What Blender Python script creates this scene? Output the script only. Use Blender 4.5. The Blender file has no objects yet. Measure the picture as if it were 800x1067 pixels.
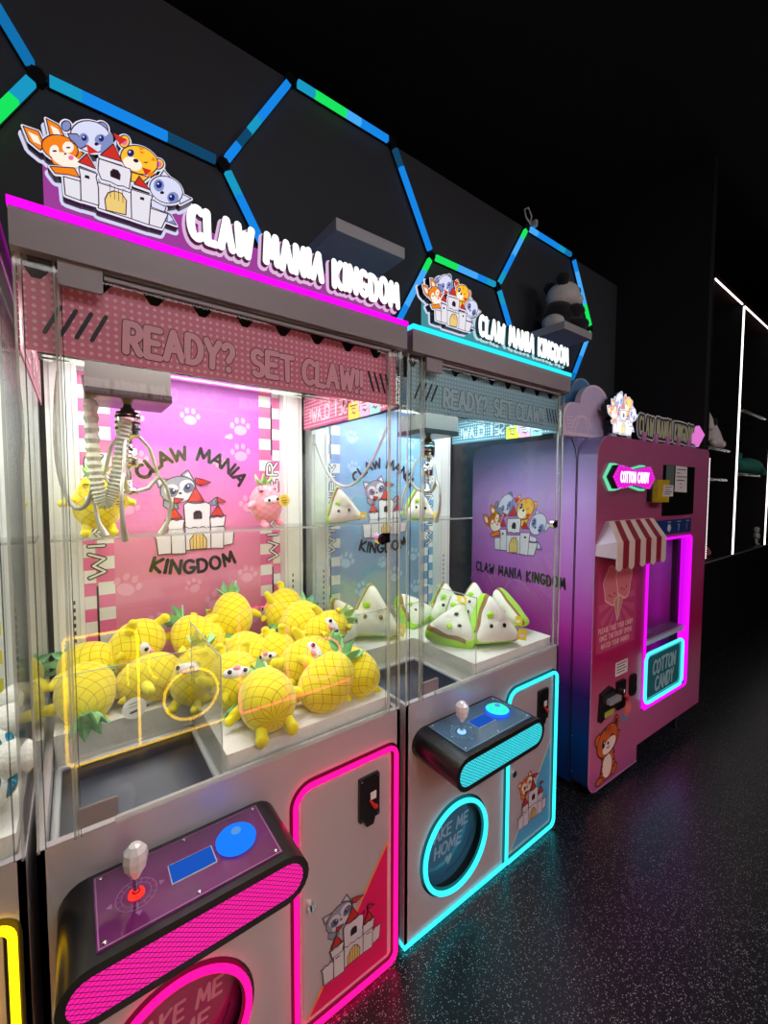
import bpy, math, random
from mathutils import Vector, Matrix, noise
random.seed(7)
PI = math.pi
sc = bpy.context.scene
C = sc.collection
W = 0.85
MATS = {}

# ------------------------------------------------------------------ materials
def nt_of(m):
    m.use_nodes = True
    t = m.node_tree
    return t, t.nodes, t.links

def mat(name, col, rough=0.5, metal=0.0, emit=None, es=1.0, bump=None, coat=0.0, spec=None, sheen=0.0):
    if name in MATS:
        return MATS[name]
    m = bpy.data.materials.new(name)
    t, n, l = nt_of(m)
    b = n['Principled BSDF']
    b.inputs['Base Color'].default_value = (*col, 1)
    b.inputs['Roughness'].default_value = rough
    b.inputs['Metallic'].default_value = metal
    if coat:
        b.inputs['Coat Weight'].default_value = coat
    if spec is not None:
        b.inputs['Specular IOR Level'].default_value = spec
    if sheen:
        b.inputs['Sheen Weight'].default_value = sheen
    if emit:
        b.inputs['Emission Color'].default_value = (*emit, 1)
        b.inputs['Emission Strength'].default_value = es
    # small procedural surface variation on everything
    tc = n.new('ShaderNodeTexCoord')
    nz = n.new('ShaderNodeTexNoise')
    nz.inputs['Scale'].default_value = bump[0] if bump else 60
    nz.inputs['Detail'].default_value = 3
    l.new(tc.outputs['Object'], nz.inputs['Vector'])
    bp = n.new('ShaderNodeBump')
    bp.inputs['Strength'].default_value = bump[1] if bump else 0.03
    bp.inputs['Distance'].default_value = bump[2] if bump and len(bump) > 2 else 0.002
    l.new(nz.outputs['Fac'], bp.inputs['Height'])
    l.new(bp.outputs['Normal'], b.inputs['Normal'])
    MATS[name] = m
    return m

def glow(name, col, s):
    if name in MATS:
        return MATS[name]
    m = bpy.data.materials.new(name)
    t, n, l = nt_of(m)
    n.remove(n['Principled BSDF'])
    e = n.new('ShaderNodeEmission')
    e.inputs['Color'].default_value = (*col, 1)
    e.inputs['Strength'].default_value = s
    l.new(e.outputs[0], n['Material Output'].inputs['Surface'])
    MATS[name] = m
    return m

def glass(name, tint=(1, 1, 1), ior=1.45, rough=0.0, body=0.0, bcol=(1, 1, 1)):
    """thin pane: clear with a Fresnel reflection, and a little frosting by body"""
    if name in MATS:
        return MATS[name]
    m = bpy.data.materials.new(name)
    t, n, l = nt_of(m)
    n.remove(n['Principled BSDF'])
    tr = n.new('ShaderNodeBsdfTransparent'); tr.inputs[0].default_value = (*tint, 1)
    gl = n.new('ShaderNodeBsdfGlossy'); gl.inputs['Roughness'].default_value = rough
    # Schlick reflectance that is the same on both faces of the thin pane
    lw = n.new('ShaderNodeLayerWeight'); lw.inputs[0].default_value = 0.5
    pw = n.new('ShaderNodeMath'); pw.operation = 'POWER'; pw.inputs[1].default_value = 5
    l.new(lw.outputs['Facing'], pw.inputs[0])
    r0 = ((ior - 1) / (ior + 1)) ** 2
    fr = n.new('ShaderNodeMath'); fr.operation = 'MULTIPLY_ADD'; fr.inputs[1].default_value = 1 - r0; fr.inputs[2].default_value = r0
    l.new(pw.outputs[0], fr.inputs[0])
    mx = n.new('ShaderNodeMixShader')
    base = tr.outputs[0]
    if body > 0:
        df = n.new('ShaderNodeBsdfDiffuse'); df.inputs[0].default_value = (*bcol, 1)
        m2 = n.new('ShaderNodeMixShader'); m2.inputs[0].default_value = body
        l.new(tr.outputs[0], m2.inputs[1]); l.new(df.outputs[0], m2.inputs[2])
        base = m2.outputs[0]
    l.new(fr.outputs[0], mx.inputs[0]); l.new(base, mx.inputs[1]); l.new(gl.outputs[0], mx.inputs[2])
    l.new(mx.outputs[0], n['Material Output'].inputs['Surface'])
    MATS[name] = m
    return m

def ramp_mat(name, stops, axis='Z', lo=0.0, hi=1.0, rough=0.35, nscale=0, nfac=0.0, speck=0.0):
    """printed vertical colour blend on a panel"""
    if name in MATS:
        return MATS[name]
    m = mat(name, (1, 1, 1), rough)
    t, n, l = nt_of(m)
    b = n['Principled BSDF']
    tc = n.new('ShaderNodeTexCoord'); sp = n.new('ShaderNodeSeparateXYZ')
    l.new(tc.outputs['Object'], sp.inputs[0])
    mr = n.new('ShaderNodeMapRange')
    mr.inputs[1].default_value = lo; mr.inputs[2].default_value = hi
    src = sp.outputs[axis]
    if nfac:
        nz = n.new('ShaderNodeTexNoise'); nz.inputs['Scale'].default_value = nscale
        l.new(tc.outputs['Object'], nz.inputs['Vector'])
        ma = n.new('ShaderNodeMath'); ma.operation = 'MULTIPLY_ADD'
        ma.inputs[1].default_value = nfac
        l.new(nz.outputs['Fac'], ma.inputs[0]); l.new(src, ma.inputs[2])
        src = ma.outputs[0]
    l.new(src, mr.inputs[0])
    cr = n.new('ShaderNodeValToRGB')
    e = cr.color_ramp.elements
    e[0].position = stops[0][0]; e[0].color = (*stops[0][1], 1)
    e[1].position = stops[-1][0]; e[1].color = (*stops[-1][1], 1)
    for p, c in stops[1:-1]:
        k = e.new(p); k.color = (*c, 1)
    l.new(mr.outputs[0], cr.inputs[0])
    out = cr.outputs[0]
    if speck:
        vo = n.new('ShaderNodeTexVoronoi'); vo.inputs['Scale'].default_value = 22
        l.new(tc.outputs['Object'], vo.inputs['Vector'])
        lt = n.new('ShaderNodeMath'); lt.operation = 'LESS_THAN'; lt.inputs[1].default_value = speck
        l.new(vo.outputs['Distance'], lt.inputs[0])
        mx = n.new('ShaderNodeMix'); mx.data_type = 'RGBA'
        l.new(lt.outputs[0], mx.inputs['Factor']); l.new(out, mx.inputs['A'])
        mx.inputs['B'].default_value = (0.75, 0.6, 0.8, 1)
        out = mx.outputs['Result']
    l.new(out, b.inputs['Base Color'])
    return m

def dots_mat(name, base, dot, pitch=0.0135, axis_u='X'):
    if name in MATS:
        return MATS[name]
    m = mat(name, base, 0.4)
    t, n, l = nt_of(m)
    b = n['Principled BSDF']
    tc = n.new('ShaderNodeTexCoord'); sp = n.new('ShaderNodeSeparateXYZ')
    l.new(tc.outputs['Object'], sp.inputs[0])
    def cell(o):
        a = n.new('ShaderNodeMath'); a.operation = 'PINGPONG'; a.inputs[1].default_value = pitch / 2
        l.new(o, a.inputs[0])
        d = n.new('ShaderNodeMath'); d.operation = 'SUBTRACT'; d.inputs[1].default_value = 0
        l.new(a.outputs[0], d.inputs[0])
        q = n.new('ShaderNodeMath'); q.operation = 'POWER'; q.inputs[1].default_value = 2
        l.new(d.outputs[0], q.inputs[0])
        return q.outputs[0]
    s = n.new('ShaderNodeMath'); s.operation = 'ADD'
    l.new(cell(sp.outputs[axis_u]), s.inputs[0]); l.new(cell(sp.outputs['Z']), s.inputs[1])
    lt = n.new('ShaderNodeMath'); lt.operation = 'LESS_THAN'; lt.inputs[1].default_value = (pitch * 0.24) ** 2
    l.new(s.outputs[0], lt.inputs[0])
    mx = n.new('ShaderNodeMix'); mx.data_type = 'RGBA'
    l.new(lt.outputs[0], mx.inputs['Factor'])
    mx.inputs['A'].default_value = (*base, 1); mx.inputs['B'].default_value = (*dot, 1)
    l.new(mx.outputs['Result'], b.inputs['Base Color'])
    return m

def pineapple_mat(name, base, line):
    if name in MATS:
        return MATS[name]
    m = mat(name, base, 0.85, sheen=0.4, bump=(90, 0.25, 0.003))
    t, n, l = nt_of(m)
    b = n['Principled BSDF']
    tc = n.new('ShaderNodeTexCoord'); sp = n.new('ShaderNodeSeparateXYZ')
    l.new(tc.outputs['Object'], sp.inputs[0])
    at = n.new('ShaderNodeMath'); at.operation = 'ARCTAN2'
    l.new(sp.outputs['Y'], at.inputs[0]); l.new(sp.outputs['X'], at.inputs[1])
    outs = []
    for sgn in (1, -1):
        a = n.new('ShaderNodeMath'); a.operation = 'MULTIPLY'; a.inputs[1].default_value = sgn * 5 / PI
        l.new(at.outputs[0], a.inputs[0])
        c = n.new('ShaderNodeMath'); c.operation = 'MULTIPLY_ADD'; c.inputs[1].default_value = 36
        l.new(sp.outputs['Z'], c.inputs[0]); l.new(a.outputs[0], c.inputs[2])
        p = n.new('ShaderNodeMath'); p.operation = 'PINGPONG'; p.inputs[1].default_value = 0.5
        l.new(c.outputs[0], p.inputs[0])
        k = n.new('ShaderNodeMath'); k.operation = 'LESS_THAN'; k.inputs[1].default_value = 0.034
        l.new(p.outputs[0], k.inputs[0]); outs.append(k.outputs[0])
    mxm = n.new('ShaderNodeMath'); mxm.operation = 'MAXIMUM'
    l.new(outs[0], mxm.inputs[0]); l.new(outs[1], mxm.inputs[1])
    mx = n.new('ShaderNodeMix'); mx.data_type = 'RGBA'
    l.new(mxm.outputs[0], mx.inputs['Factor'])
    mx.inputs['A'].default_value = (*base, 1); mx.inputs['B'].default_value = (*line, 1)
    l.new(mx.outputs['Result'], b.inputs['Base Color'])
    return m

def s2l(r, g, b):
    f = lambda c: (c / 255 / 12.92) if c / 255 < 0.04045 else ((c / 255 + 0.055) / 1.055) ** 2.4
    return (f(r), f(g), f(b))

# ------------------------------------------------------------------ mesh builder
class MB:
    def __init__(s):
        s.v = []; s.f = []; s.m = []; s.sm = []; s.mats = []
    def mi(s, m):
        if m not in s.mats:
            s.mats.append(m)
        return s.mats.index(m)
    def add(s, vs, fs, m, smooth=False):
        o = len(s.v); k = s.mi(m)
        s.v.extend([tuple(x) for x in vs])
        for f in fs:
            s.f.append([i + o for i in f]); s.m.append(k); s.sm.append(smooth)
    def box(s, a, b, m):
        (x0, y0, z0), (x1, y1, z1) = a, b
        vs = [(x0,y0,z0),(x1,y0,z0),(x1,y1,z0),(x0,y1,z0),(x0,y0,z1),(x1,y0,z1),(x1,y1,z1),(x0,y1,z1)]
        s.add(vs, [(0,3,2,1),(4,5,6,7),(0,1,5,4),(1,2,6,5),(2,3,7,6),(3,0,4,7)], m)
    def prism(s, pts, axis, a, b, m, smooth=False, caps=True):
        """2D outline extruded along axis from a to b; the outline gives the two other coordinates in x,y,z order"""
        n = len(pts)
        def P(p, t):
            q = list(p); q.insert(axis, t); return tuple(q)
        vs = [P(p, a) for p in pts] + [P(p, b) for p in pts]
        fs = [(i, (i + 1) % n, n + (i + 1) % n, n + i) for i in range(n)]
        s.add(vs, fs, m, smooth)
        if caps:
            s.add([P(p, a) for p in pts], [tuple(range(n))[::-1]], m)
            s.add([P(p, b) for p in pts], [tuple(range(n))], m)
    def tube(s, path, r, m, seg=10, closed=False, caps=True):
        path = [Vector(p) for p in path]; n = len(path)
        rs = r if isinstance(r, (list, tuple)) else [r] * n
        vs = []; up = None
        for i, p in enumerate(path):
            if closed:
                t = path[(i + 1) % n] - path[i - 1]
            else:
                t = path[min(i + 1, n - 1)] - path[max(i - 1, 0)]
            t.normalize()
            if up is None:
                up = Vector((0, 0, 1)) if abs(t.z) < 0.9 else Vector((0, 1, 0))
            a = t.cross(up)
            if a.length < 1e-5:
                a = t.orthogonal()
            a.normalize(); up2 = a.cross(t).normalized(); up = up2
            for k in range(seg):
                an = 2 * PI * k / seg
                vs.append(p + a * (math.cos(an) * rs[i]) + up2 * (math.sin(an) * rs[i]))
        fs = []
        for i in range(n if closed else n - 1):
            j = (i + 1) % n
            for k in range(seg):
                k2 = (k + 1) % seg
                fs.append((i * seg + k, i * seg + k2, j * seg + k2, j * seg + k))
        s.add(vs, fs, m, True)
        if caps and not closed:
            s.add(vs[:seg], [tuple(range(seg))], m); s.add(vs[-seg:], [tuple(range(seg))[::-1]], m)
    def lathe(s, prof, m, c=(0, 0, 0), seg=24, M=None):
        vs = []
        for r, z in prof:
            for k in range(seg):
                a = 2 * PI * k / seg
                vs.append(Vector((r * math.cos(a), r * math.sin(a), z)))
        if M is not None:
            vs = [M @ v for v in vs]
        vs = [v + Vector(c) for v in vs]
        fs = []
        for i in range(len(prof) - 1):
            for k in range(seg):
                k2 = (k + 1) % seg
                fs.append((i * seg + k, i * seg + k2, (i + 1) * seg + k2, (i + 1) * seg + k))
        s.add(vs, fs, m, True)
    def ball(s, c, r, m, seg=20, rings=12, M=None, nz=0.0, nf=8.0):
        if not isinstance(r, (tuple, list)):
            r = (r, r, r)
        vs = []; c = Vector(c)
        for i in range(rings + 1):
            th = PI * i / rings
            for k in range(seg):
                a = 2 * PI * k / seg
                u = Vector((math.sin(th) * math.cos(a), math.sin(th) * math.sin(a), math.cos(th)))
                q = Vector((u.x * r[0], u.y * r[1], u.z * r[2]))
                if nz:
                    q += u * nz * noise.noise((q + c) * nf)
                if M is not None:
                    q = M @ q
                vs.append(q + c)
        fs = []
        for i in range(rings):
            for k in range(seg):
                k2 = (k + 1) % seg
                fs.append((i * seg + k, (i + 1) * seg + k, (i + 1) * seg + k2, i * seg + k2))
        s.add(vs, fs, m, True)
    def build(s, name, parent=None, bevel=0, weld=False):
        me = bpy.data.meshes.new(name)
        me.from_pydata([tuple(v) for v in s.v], [], s.f)
        for m in s.mats:
            me.materials.append(m)
        me.polygons.foreach_set('material_index', s.m)
        me.polygons.foreach_set('use_smooth', s.sm)
        me.update()
        o = bpy.data.objects.new(name, me)
        C.objects.link(o)
        if parent is not None:
            o.parent = parent
        if bevel:
            b = o.modifiers.new('bevel', 'BEVEL'); b.width = bevel; b.segments = 3; b.limit_method = 'ANGLE'
        return o

def thing(name, label, cat, loc=(0, 0, 0), rz=0.0, group=None):
    o = bpy.data.objects.new(name, None); C.objects.link(o)
    o.location = loc; o.rotation_euler = (0, 0, rz)
    o.empty_display_size = 0.05
    o['label'] = label; o['category'] = cat
    if group:
        o['group'] = group
    return o

def tag(o, label, cat, group=None):
    o['label'] = label; o['category'] = cat
    if group:
        o['group'] = group
    return o

def struct(o):
    o['kind'] = 'structure'; return o

def rrect(x0, z0, x1, z1, r, n=6, corners=(1, 1, 1, 1)):
    """rounded rectangle, counter-clockwise from lower left; corners: BL BR TR TL"""
    out = []
    cs = [(x0 + r, z0 + r, PI, corners[0], (x0, z0)), (x1 - r, z0 + r, 1.5 * PI, corners[1], (x1, z0)),
          (x1 - r, z1 - r, 0, corners[2], (x1, z1)), (x0 + r, z1 - r, 0.5 * PI, corners[3], (x0, z1))]
    for cx, cz, a0, on, p in cs:
        if not on:
            out.append(p); continue
        for i in range(n + 1):
            a = a0 + 0.5 * PI * i / n
            out.append((cx + r * math.cos(a), cz + r * math.sin(a)))
    return out

def ell(cx, cy, rx, ry, rot=0, n=24):
    r = math.radians(rot); o = []
    for i in range(n):
        a = 2 * PI * i / n; x = rx * math.cos(a); y = ry * math.sin(a)
        o.append((cx + x * math.cos(r) - y * math.sin(r), cy + x * math.sin(r) + y * math.cos(r)))
    return o

# ------------------------------------------------------------------ flat artwork
class Art:
    """flat layered artwork on a plane: origin O, right U, up V; layers step along the normal"""
    def __init__(s, O, U, V, scale=1.0, eps=0.0005, mb=None):
        s.O = Vector(O); s.U = Vector(U).normalized(); s.V = Vector(V).normalized()
        s.N = s.U.cross(s.V).normalized(); s.k = scale; s.eps = eps
        s.mb = mb or MB()
    def P(s, p, L):
        return s.O + s.U * (p[0] * s.k) + s.V * (p[1] * s.k) + s.N * (L * s.eps)
    def poly(s, pts, m, L=0):
        s.mb.add([s.P(p, L) for p in pts], [tuple(range(len(pts)))], m)
    def ell(s, cx, cy, rx, ry, m, L=0, rot=0, n=24):
        s.poly(ell(cx, cy, rx, ry, rot, n), m, L)
    def line(s, pts, w, m, L=0, closed=False, n=8, thick=0.0):
        """round-ended stroke; thick > 0 gives it real depth towards the viewer"""
        pts = list(pts)
        segs = list(zip(pts, pts[1:] + ([pts[0]] if closed else []))) if closed else list(zip(pts[:-1], pts[1:]))
        h = w / 2
        def ext(loop):
            k = len(loop)
            s.cnt = (s.cnt + 1) % 8
            a = [s.P(p, L) + s.N * (2e-5 * s.cnt * (1 if s.eps > 0 else -1)) for p in loop]
            if thick:
                b = [q + s.N * thick for q in a]
                s.mb.add(b, [tuple(range(k))], m)
                s.mb.add(a + b, [(i, (i + 1) % k, k + (i + 1) % k, k + i) for i in range(k)], s.side or m)
            else:
                s.mb.add(a, [tuple(range(k))], m)
        for (ax, ay), (bx, by) in segs:
            dx, dy = bx - ax, by - ay; d = math.hypot(dx, dy) or 1e-9
            an = math.atan2(dy, dx); loop = []
            for i in range(n + 1):
                t = an - PI / 2 + PI * i / n
                loop.append((bx + h * math.cos(t), by + h * math.sin(t)))
            for i in range(n + 1):
                t = an + PI / 2 + PI * i / n
                loop.append((ax + h * math.cos(t), ay + h * math.sin(t)))
            ext(loop)
    side = None
    cnt = 0
    def outlined(s, pts, m, lm, w, L=0):
        s.poly(pts, m, L); s.line(pts, w, lm, L + 0.5, closed=True, n=4)

def arc(cx, cy, rx, ry, a0, a1, n=8):
    return [(cx + rx * math.cos(math.radians(a0 + (a1 - a0) * i / n)), cy + ry * math.sin(math.radians(a0 + (a1 - a0) * i / n))) for i in range(n + 1)]

FONT = {
 'A': (.8, [[(0, 0), (.4, 1), (.8, 0)], [(.16, .36), (.66, .36)]]),
 'B': (.65, [[(0, 0), (0, 1), (.35, 1)] + arc(.35, .76, .25, .24, 90, -90) + [(0, .52), (.38, .52)] + arc(.38, .26, .27, .26, 90, -90) + [(0, 0)]]),
 'C': (.7, [arc(.42, .5, .42, .5, 50, 310, 12)]),
 'D': (.7, [[(0, 0), (0, 1), (.25, 1)] + arc(.25, .5, .45, .5, 90, -90, 10) + [(0, 0)]]),
 'E': (.6, [[(.6, 1), (0, 1), (0, 0), (.6, 0)], [(0, .52), (.5, .52)]]),
 'F': (.6, [[(.6, 1), (0, 1), (0, 0)], [(0, .52), (.5, .52)]]),
 'G': (.78, [arc(.42, .5, .42, .5, 50, 350, 12) + [(.5, .42)]]),
 'H': (.65, [[(0, 0), (0, 1)], [(.65, 0), (.65, 1)], [(0, .5), (.65, .5)]]),
 'I': (.12, [[(.06, 0), (.06, 1)]]),
 'K': (.65, [[(0, 0), (0, 1)], [(.62, 1), (0, .45), (.65, 0)]]),
 'L': (.55, [[(0, 1), (0, 0), (.55, 0)]]),
 'M': (.9, [[(0, 0), (.12, 1), (.45, .25), (.78, 1), (.9, 0)]]),
 'N': (.7, [[(0, 0), (0, 1), (.7, 0), (.7, 1)]]),
 'O': (.8, [arc(.4, .5, .4, .5, 0, 360, 16)]),
 'P': (.62, [[(0, 0), (0, 1), (.32, 1)] + arc(.32, .74, .28, .26, 90, -90) + [(0, .48)]]),
 'R': (.65, [[(0, 0), (0, 1), (.32, 1)] + arc(.32, .74, .28, .26, 90, -90) + [(0, .48)], [(.25, .48), (.62, 0)]]),
 'S': (.6, [arc(.32, .75, .28, .25, 40, 270, 8) + arc(.32, .25, .28, .25, 90, -140, 8)]),
 'T': (.7, [[(0, 1), (.7, 1)], [(.35, 1), (.35, 0)]]),
 'U': (.7, [[(0, 1), (0, .35)] + arc(.35, .35, .35, .35, 180, 360, 8) + [(.7, 1)]]),
 'V': (.7, [[(0, 1), (.35, 0), (.7, 1)]]),
 'W': (1.0, [[(0, 1), (.22, 0), (.5, .75), (.78, 0), (1, 1)]]),
 'X': (.65, [[(0, 0), (.65, 1)], [(0, 1), (.65, 0)]]),
 'Y': (.7, [[(0, 1), (.35, .5), (.7, 1)], [(.35, .5), (.35, 0)]]),
 '!': (.12, [[(.06, 1), (.06, .35)], [(.06, .03), (.06, 0)]]),
 '?': (.5, [arc(.25, .75, .25, .25, 160, -60, 8) + [(.25, .35)], [(.25, .03), (.25, 0)]]),
 ' ': (.4, []),
}
def text_w(t, gap=.28):
    return sum(FONT[c][0] + gap for c in t) - gap
def put_text(art, t, x, y, h, mats, wts, width=None, gap=.28, jit=0.0, along=None, L=0, thick=0.0, slant=0.0):
    """strokes of text; mats/wts: outline first. along(u)->(x, y, angle) bends the line"""
    tw = text_w(t, gap) * h
    kx = (width / tw) if width else 1.0
    rnd = random.Random(len(t) * 7)
    cx = 0.0
    for ch in t:
        w, st = FONT[ch]
        dy = rnd.uniform(-jit, jit) * h; rot = rnd.uniform(-jit, jit) * 1.2
        mid = (cx + w * h / 2) * kx
        for li, (m, wt) in enumerate(zip(mats, wts)):
            for pl in st:
                q = []
                for px, py in pl:
                    lx = (px - w / 2) * h * kx; ly = (py - .5) * h
                    lx += slant * ly
                    rx = lx * math.cos(rot) - ly * math.sin(rot); ry = lx * math.sin(rot) + ly * math.cos(rot)
                    if along:
                        ax, ay, an = along(mid)
                        q.append((ax + rx * math.cos(an) - ry * math.sin(an), ay + rx * math.sin(an) + ry * math.cos(an)))
                    else:
                        q.append((x + mid + rx, y + h / 2 + ry + dy))
                art.line(q, wt * h, m, L + li * 1.5, n=5, thick=thick)
        cx += (w + gap) * h

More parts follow.
